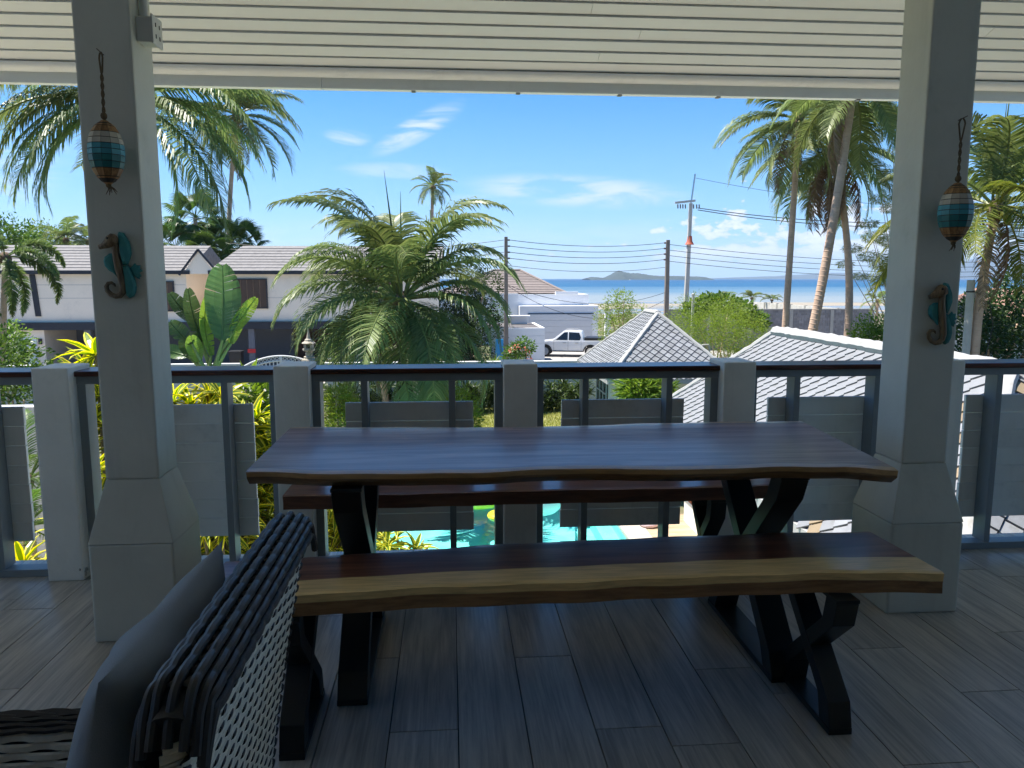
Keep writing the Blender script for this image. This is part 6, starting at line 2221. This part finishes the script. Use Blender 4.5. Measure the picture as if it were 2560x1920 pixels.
def rosette_mesh(seed, n, L, w, mat, up=0.5, drp=0.5, name='rosette'):
    rr_ = random.Random(seed)
    m = MB()
    for k in range(n):
        az = k * 2.4 + rr_.uniform(-0.2, 0.2)
        e = rad(75 - 95 * (k + 0.5) / n) * up * 1.6
        l = L * rr_.uniform(0.75, 1.1)
        d0 = Vector((math.cos(az) * math.cos(e), math.sin(az) * math.cos(e), math.sin(e)))
        sd = Vector((-math.sin(az), math.cos(az), 0))
        pts = [Vector((0, 0, 0))]
        d = d0.copy()
        for i in range(4):
            pts.append(pts[-1] + d * l / 4)
            d = (d + Vector((0, 0, -drp * 0.42))).normalized()
        ww = [0.45, 0.95, 1.0, 0.62, 0.0]
        vs, at, fs = [], [], []
        for i, p in enumerate(pts):
            q = sd * w * ww[i] / 2
            nrm = Vector((0, 0, 1)) * w * 0.12 * ww[i]
            vs += [p - q + nrm, p - q * 0.42, p + q * 0.42, p + q + nrm]
            at += [1.0, 0.0, 0.0, 1.0]
        for i in range(4):
            for j in range(3):
                a = i * 4 + j
                fs.append((a, a + 1, a + 5, a + 4))
        m.add(vs, fs, at)
    return m.mesh(name, mat, fix=False)


RH = [rosette_mesh(20 + s, 14, 0.42, 0.045, M_RHAPIS, 0.5, 0.5, 'fan_leaf') for s in range(3)]


def clump(name, c, w, h, n, meshes, lab, seed, cat, group, piece='rosette', sc=1.0, stems=True, stemmat=None, d=None):
    rr_ = random.Random(seed)
    c = Vector(c)
    t = thing(name, c, lab, cat, group)
    sm = MB()
    for i in range(n):
        zz = h * (1 - rr_.random() ** 1.4 * 0.95)
        f = 1.0 if zz > h * 0.4 else 1.1
        a = rr_.uniform(0, 2 * PI)
        rr0 = math.sqrt(rr_.random()) if zz > 0.85 * h else math.sqrt(0.35 + 0.65 * rr_.random())
        dome = 1 - 0.35 * (rr0 ** 2)
        p = Vector((math.cos(a) * rr0 * w * f, math.sin(a) * rr0 * (d or w) * f, zz * dome))
        o = place(piece, rr_.choice(meshes), t, p, (rr_.uniform(-.45, .45), rr_.uniform(-.45, .45), rr_.uniform(0, 6.28)))
        s = sc * rr_.uniform(0.8, 1.2)
        o.scale = (s, s, s)
        sm.tube([(c.x + p.x * 0.4, c.y + p.y * 0.4, c.z), (c.x + p.x, c.y + p.y, c.z + p.z)], [0.015 * sc, 0.010 * sc], 4)
    sm.build('stems', stemmat or M_STALK, t)
    return t


HP = [(840, 930), (890, 928), (940, 925), (990, 930), (1045, 928), (1095, 925), (1145, 930), (1200, 932), (1250, 935), (1300, 938), (1350, 940), (1400, 940), (1445, 945)]
HL = ['leftmost', 'second', 'third', 'fourth', 'fifth', 'sixth', 'seventh', 'eighth', 'ninth', 'tenth', 'eleventh', 'twelfth', 'thirteenth']
for k, (px, py) in enumerate(HP):
    Y = 29.6 + (k % 3) * 0.35
    top = on_y(px, py + R.uniform(-4, 10), Y)
    clump('hedge_palm', (top.x, Y, G), 0.55, top.z - G, 30, RH, 'dark fan-leaved hedge palm against the low white wall, %s from the left' % HL[k], 200 + k, 'hedge plant', 'hedge palms along the low wall', 'fan_leaf', 1.15, d=0.4)
SPK = [rosette_mesh(50 + s, 20, 0.55, 0.05, M_LTGREEN, 0.62, 0.35, 'rosette') for s in range(2)]
for k, (px, py) in enumerate(((1085, 905), (1110, 900), (1147, 902), (1235, 905), (1255, 908), (955, 908), (1345, 905), (1295, 903))):
    c = on_y(px, py, 31.8)
    clump('spiky_plant', (c.x, 31.85, G), 0.12, c.z - G + 0.12, 4, SPK, 'spiky light green plant peeping over the low wall, number %s from the left' % ['two', 'three', 'four', 'five', 'six', 'one', 'eight', 'seven'][k], 300 + k, 'plant', 'spiky plants behind the low wall', sc=0.9)

# variegated song-of-India: yellow-edged rosettes close to the deck
M_SONG = leaf('yellow_edged_leaf', (0.12, 0.18, 0.02), (0.72, 0.64, 0.09), trans=0.38, rough=0.32, objvar=0.14, edge=True)
SONG = [rosette_mesh(80 + s, 17, 0.25, 0.042, M_SONG, 0.5, 0.55, 'rosette') for s in range(4)]
M_WOODSTEM = paint('grey_stem', (0.22, 0.18, 0.13), 0.9, 0.2, 10)
SONGP = ((232, 850, 6.2, 0.26, 120, 'tall yellow-edged dracaena left of the left pillar'), (262, 1120, 5.6, 0.34, 70, 'lower yellow-edged dracaena left of the left pillar, under the tall one'),
         (495, 960, 6.6, 0.52, 200, 'yellow-edged dracaena just right of the left pillar'), (660, 1065, 6.8, 0.42, 180, 'yellow-edged dracaena left of the table end'),
         (545, 1235, 5.7, 0.52, 130, 'low yellow-edged dracaena seen under the left railing boards'), (840, 1215, 7.2, 0.38, 130, 'yellow-edged dracaena behind the left table legs'),
         (975, 1325, 8.4, 0.52, 120, 'yellow-edged dracaena at the pool edge'), (80, 1360, 5.9, 0.30, 60, 'low yellow-edged dracaena at the left picture edge'))
for k, (px, py, Y, w, n, lab) in enumerate(SONGP):
    c = on_y(px, py, Y)
    clump('dracaena', (c.x, Y, G), w, c.z - G + 0.10, n, SONG, lab, 400 + k, 'shrub', 'yellow-edged dracaenas by the deck', sc=1.25, stemmat=M_WOODSTEM, d=0.32)

# small ferny palm and grey garden wall at far left
FER = frond_set(M_MIDGREEN, 700, variants=1, ll=0.20, nl=46, wid=0.014, hang=0.3, droop=1.3)
for k, (px, py, Y, L, lab) in enumerate(((70, 1200, 7.6, 0.85, 'bushy parlour palm at the left picture edge'), (60, 1320, 6.9, 0.7, 'low parlour palm at the left picture edge, under the bushy one'))):
    c = on_y(px, py, Y)
    palm('parlour_palm', (c.x, Y, G), c, L, 20, lab, 90 + k, fr=FER, trunk_r=0.035, spear=False, group='parlour palms', e_lo=-30)
gwx = on_y(70, 1100, 9.5)
gw = thing('stained_wall', (gwx.x, 10, G), 'stained grey garden wall at the left picture edge', 'wall')
MB().box(gwx.x - 2.5, gwx.x + 0.55, 9.6, 9.8, G, on_y(70, 1018, 9.6).z).build('wall_body', paint('stained_plaster', lin((0.72, 0.72, 0.71)), 0.9, 0.1, 3, 0.2, dirt=lin((0.2, 0.21, 0.2)), dirt_amt=0.8, dirt_scale=2.2), gw)

# trees and bushes further off
bush('garden_shrub', [ball_at(30, 970, 14, 0.9), ball_at(-20, 930, 14, 0.8), ball_at(60, 1000, 13.6, 0.5), ball_at(10, 880, 14.5, 0.55)], 3400, 0.10, M_MIDGREEN, 'green leafy shrub behind the left railing end, above the stained wall', 6, group='shrubs on the left')
bush('creeper_bush', [ball_at(25, 880, 33, 1.0, 0.8, 1.4), ball_at(5, 840, 33, 0.8), ball_at(-20, 890, 33, 1.2)], 3000, 0.13, M_LTGREEN, 'light green bush before the carport at the left edge', 7, group='shrubs on the left')
for k, (px, py, Y, r, mt, lab) in enumerate(((40, 602, 66, 2.2, M_MIDGREEN, 'round green tree above the left roof ridge'), (110, 606, 70, 2.0, M_LTGREEN, 'paler yellow-green tree above the left roof ridge, right of the round green one'), (-30, 595, 64, 2.5, M_MIDGREEN, 'leftmost tree above the left roof ridge'))):
    bush('broadleaf_tree', [ball_at(px, py, Y, r), ball_at(px + 30, py + 8, Y, r * 0.7), ball_at(px - 30, py + 12, Y, r * 0.8), ball_at(px, py + 30, Y, r)], 2600, 0.28, mt, lab, 20 + k, 'tree', 'trees behind the long house', tr=0.2)
bush('leafy_tree', [ball_at(1155, 870, 44, 1.2, 1.0, 1.5), ball_at(1210, 850, 45, 1.4, 1.0, 1.9), ball_at(1120, 880, 44, 1.2), ball_at(1190, 800, 46, 1.4), ball_at(1150, 760, 46, 1.5), ball_at(1215, 720, 46, 1.2), ball_at(1170, 690, 46, 1.1), ball_at(1110, 800, 45, 1.4), ball_at(1140, 830, 44, 1.5)], 12000, 0.17, M_DKGREEN, 'dark leafy tree behind the young palm, left of the weathered pole', 31, 'tree', 'trees before the white house', tr=0.15)
bush('wall_shrub', [ball_at(1245, 790, 52, 0.9, 0.9, 1.2), ball_at(1250, 820, 52, 0.8)], 1500, 0.14, M_MIDGREEN, 'small bright shrub against the white house wall', 32)
bush('frangipani_bush', [ball_at(1290, 880, 41, 0.6), ball_at(1310, 870, 41, 0.6), ball_at(1275, 890, 41, 0.45)], 1100, 0.18, M_MIDGREEN, 'flowering frangipani bush in front of the white yard wall', 33)
M_PINK = leaf('pink_petal', (0.55, 0.12, 0.14), (0.7, 0.3, 0.2), trans=0.3)
fb_ = bpy.data.objects['frangipani_bush']
q = MB()
rr_ = random.Random(5)
for px, py in ((1275, 877), (1308, 872), (1318, 880), (1322, 895), (1290, 868)):
    c = on_y(px, py, 40.5)
    leafcloud(q, c, (0.14, 0.1, 0.14), 16, 0.10, rr_, aspect=1.4)
q.build('flowers', M_PINK, fb_, fix=False)
q = MB()
for px, py in ((1890, 1300), (1897, 1292), (1905, 1310)):
    c = on_y(px, py, 11.2)
    leafcloud(q, c, (0.08, 0.08, 0.08), 14, 0.08, rr_, aspect=1.4)
leafq = MB()
leafcloud(leafq, (4.62, 11.3, G + 0.55), (0.25, 0.25, 0.25), 160, 0.12, rr_)
leafq.build('foliage', M_MIDGREEN, fp_, fix=False)
q2 = MB()
for _ in range(7):
    a = rr_.uniform(0, 6.28)
    leafcloud(q2, (4.62 + 0.22 * math.cos(a), 11.3 + 0.22 * math.sin(a), G + 0.6 + rr_.uniform(-.1, .25)), (0.05, 0.05, 0.05), 10, 0.07, rr_, aspect=1.3)
q2.build('flowers', leaf('red_petal', (0.6, 0.02, 0.02), (0.75, 0.06, 0.05), trans=0.25), fp_, fix=False)
# bushes right of centre
bush('feathery_tree', [ball_at(1545, 770, 46, 1.0, 1.0, 1.2), ball_at(1560, 750, 46, 0.7), ball_at(1530, 800, 46, 1.2), ball_at(1590, 790, 46, 0.9), ball_at(1555, 830, 46, 1.5)], 4200, 0.17, M_BAMB, 'feathery light green tree behind the small pavilion roof, left of the pole', 34, 'tree', 'shore bushes', aspect=4, tr=0.08)
bush('acacia_bush', [ball_at(1800, 810, 36, 1.6, 1.3, 1.1), ball_at(1740, 800, 36, 1.4), ball_at(1850, 830, 35, 1.4), ball_at(1700, 830, 36, 1.1), ball_at(1780, 850, 35, 2.0, 1.5, 1.3), ball_at(1880, 855, 35, 1.1), ball_at(1820, 780, 37, 0.9)], 15000, 0.15, M_BAMB, 'wide feathery yellow-green bush between the two pavilion roofs', 35, group='shore bushes', aspect=6)
bush('sea_grape', [ball_at(1770, 762, 42, 0.9, 0.8, 0.6), ball_at(1810, 758, 42, 1.0, 0.8, 0.55), ball_at(1850, 775, 42, 0.9, 0.8, 0.6), ball_at(1880, 795, 42, 0.8, 0.8, 0.55), ball_at(1740, 775, 42, 0.7), ball_at(1900, 805, 42, 0.5)], 2400, 0.24, M_MIDGREEN, 'glossy broad-leaved shrub on top of the feathery bush', 36, group='shore bushes', aspect=1.6)
bush('round_bush', [ball_at(2185, 825, 30, 0.9, 0.9, 0.75), ball_at(2165, 840, 30, 0.7), ball_at(2205, 850, 30, 0.8), ball_at(2190, 870, 30, 1.0)], 3600, 0.13, M_LTGREEN, 'round bright green bush left of the right pillar', 37, group='shore bushes')
for k, (px, py, Y, h, lab) in enumerate(((1800, 745, 75, 1.7, 'little banana-like palm above the pale shore wall'), (1880, 740, 74, 1.4, 'upright palm tuft right of the little palm above the shore wall'), (1930, 745, 76, 1.2, 'smallest tuft above the shore wall'))):
    c = on_y(px, py, Y)
    palm('shore_palm', (c.x, Y, G), (c.x, Y, c.z - 0.2), h, 10, lab, 95 + k, fr=FR_GREEN, trunk_r=0.12, spear=False, group='little palms on the shore', e_hi=78, e_lo=20)
c = on_y(2193, 775, 48)
palm('shore_palm', (c.x, 48, G), (c.x, 48, c.z + 0.6), 1.2, 12, 'thin dry palm standing by the end of the grey block wall', 99, fr=FR_YEL, trunk_r=0.1, spear=False, group='little palms on the shore', e_lo=-40)
# airy casuarina-like tree left of the right pillar
cl = []
rr_ = random.Random(12)
for (px, py, r) in ((2225, 300, .55), (2195, 340, .45), (2240, 380, .5), (2210, 440, .5), (2180, 500, .45), (2230, 520, .55), (2160, 560, .4), (2200, 590, .55), (2140, 620, .4), (2180, 640, .5), (2215, 660, .6), (2120, 660, .35), (2190, 700, .5), (2150, 690, .35), (2225, 740, .5), (2250, 600, .6), (2260, 450, .6)):
    c = on_y(px, py, 34)
    cl.append(((c.x, 34 + rr_.uniform(-.8, .8), c.z), (r * 1.1, r, r * 0.5)))
bush('airy_tree', cl, 13000, 0.13, M_FEATH, 'airy pale tree with thin drooping twigs left of the right pillar', 38, 'tree', None, aspect=6, trunk=(on_y(2262, 800, 34).x, 34), droop=0.5, tr=0.035)
# dark trees and thatch at the right edge
bush('dark_tree', [ball_at(2500, 790, 25, 1.3), ball_at(2560, 760, 26, 1.5), ball_at(2450, 830, 24, 0.9), ball_at(2430, 790, 25, 0.7), ball_at(2540, 850, 24, 1.3), ball_at(2600, 820, 25, 1.5), ball_at(2470, 870, 23.5, 0.9), ball_at(2410, 860, 24, 0.6)], 9000, 0.16, M_DKGREEN, 'dense dark green tree at the right picture edge', 39, 'tree', None, tr=0.12)
thc = on_y(2510, 735, 32)
M_THATCH = paint('pink_brown_roof', lin((0.62, 0.48, 0.42)), 0.9, 0.2, 4, 0.4)
ht = thing('roofed_hut', (thc.x, 33, G), 'pinkish roof of a hut showing above the dark right-hand tree', 'hut')
MB().add([(thc.x - 2.2, 31, thc.z - 1.0), (thc.x + 3.5, 31, thc.z - 1.0), (thc.x + 3.5, 35, thc.z - 1.0), (thc.x - 2.2, 35, thc.z - 1.0), (thc.x - 0.6, 33, thc.z + 0.25), (thc.x + 2, 33, thc.z + 0.25)], [(0, 1, 5, 4), (1, 2, 5), (2, 3, 4, 5), (3, 0, 4), (3, 2, 1, 0)]).build('roof', M_THATCH, ht)
MB().box(thc.x - 1.8, thc.x + 3.1, 31.4, 34.6, G, thc.z - 1.01).build('wall', M_PWALL, ht)

# ------------------------------------------------------------------ sea air: one thin, even haze round everything
hz, n_, _p, _o = new_mat('sea_haze')
hz.node_tree.nodes.remove(_p)
pv_ = n_.node('ShaderNodeVolumePrincipled')
pv_.inputs['Color'].default_value = (0.62, 0.80, 1.0, 1)
pv_.inputs['Density'].default_value = 0.00010
pv_.inputs['Anisotropy'].default_value = 0.2
n_.t.links.new(pv_.outputs[0], _o.inputs['Volume'])
MB().box(-17500, 17500, -200, 13000, -9, 335).build('haze', hz, kind='stuff', label='thin pale sea haze over the bay', cat='haze')
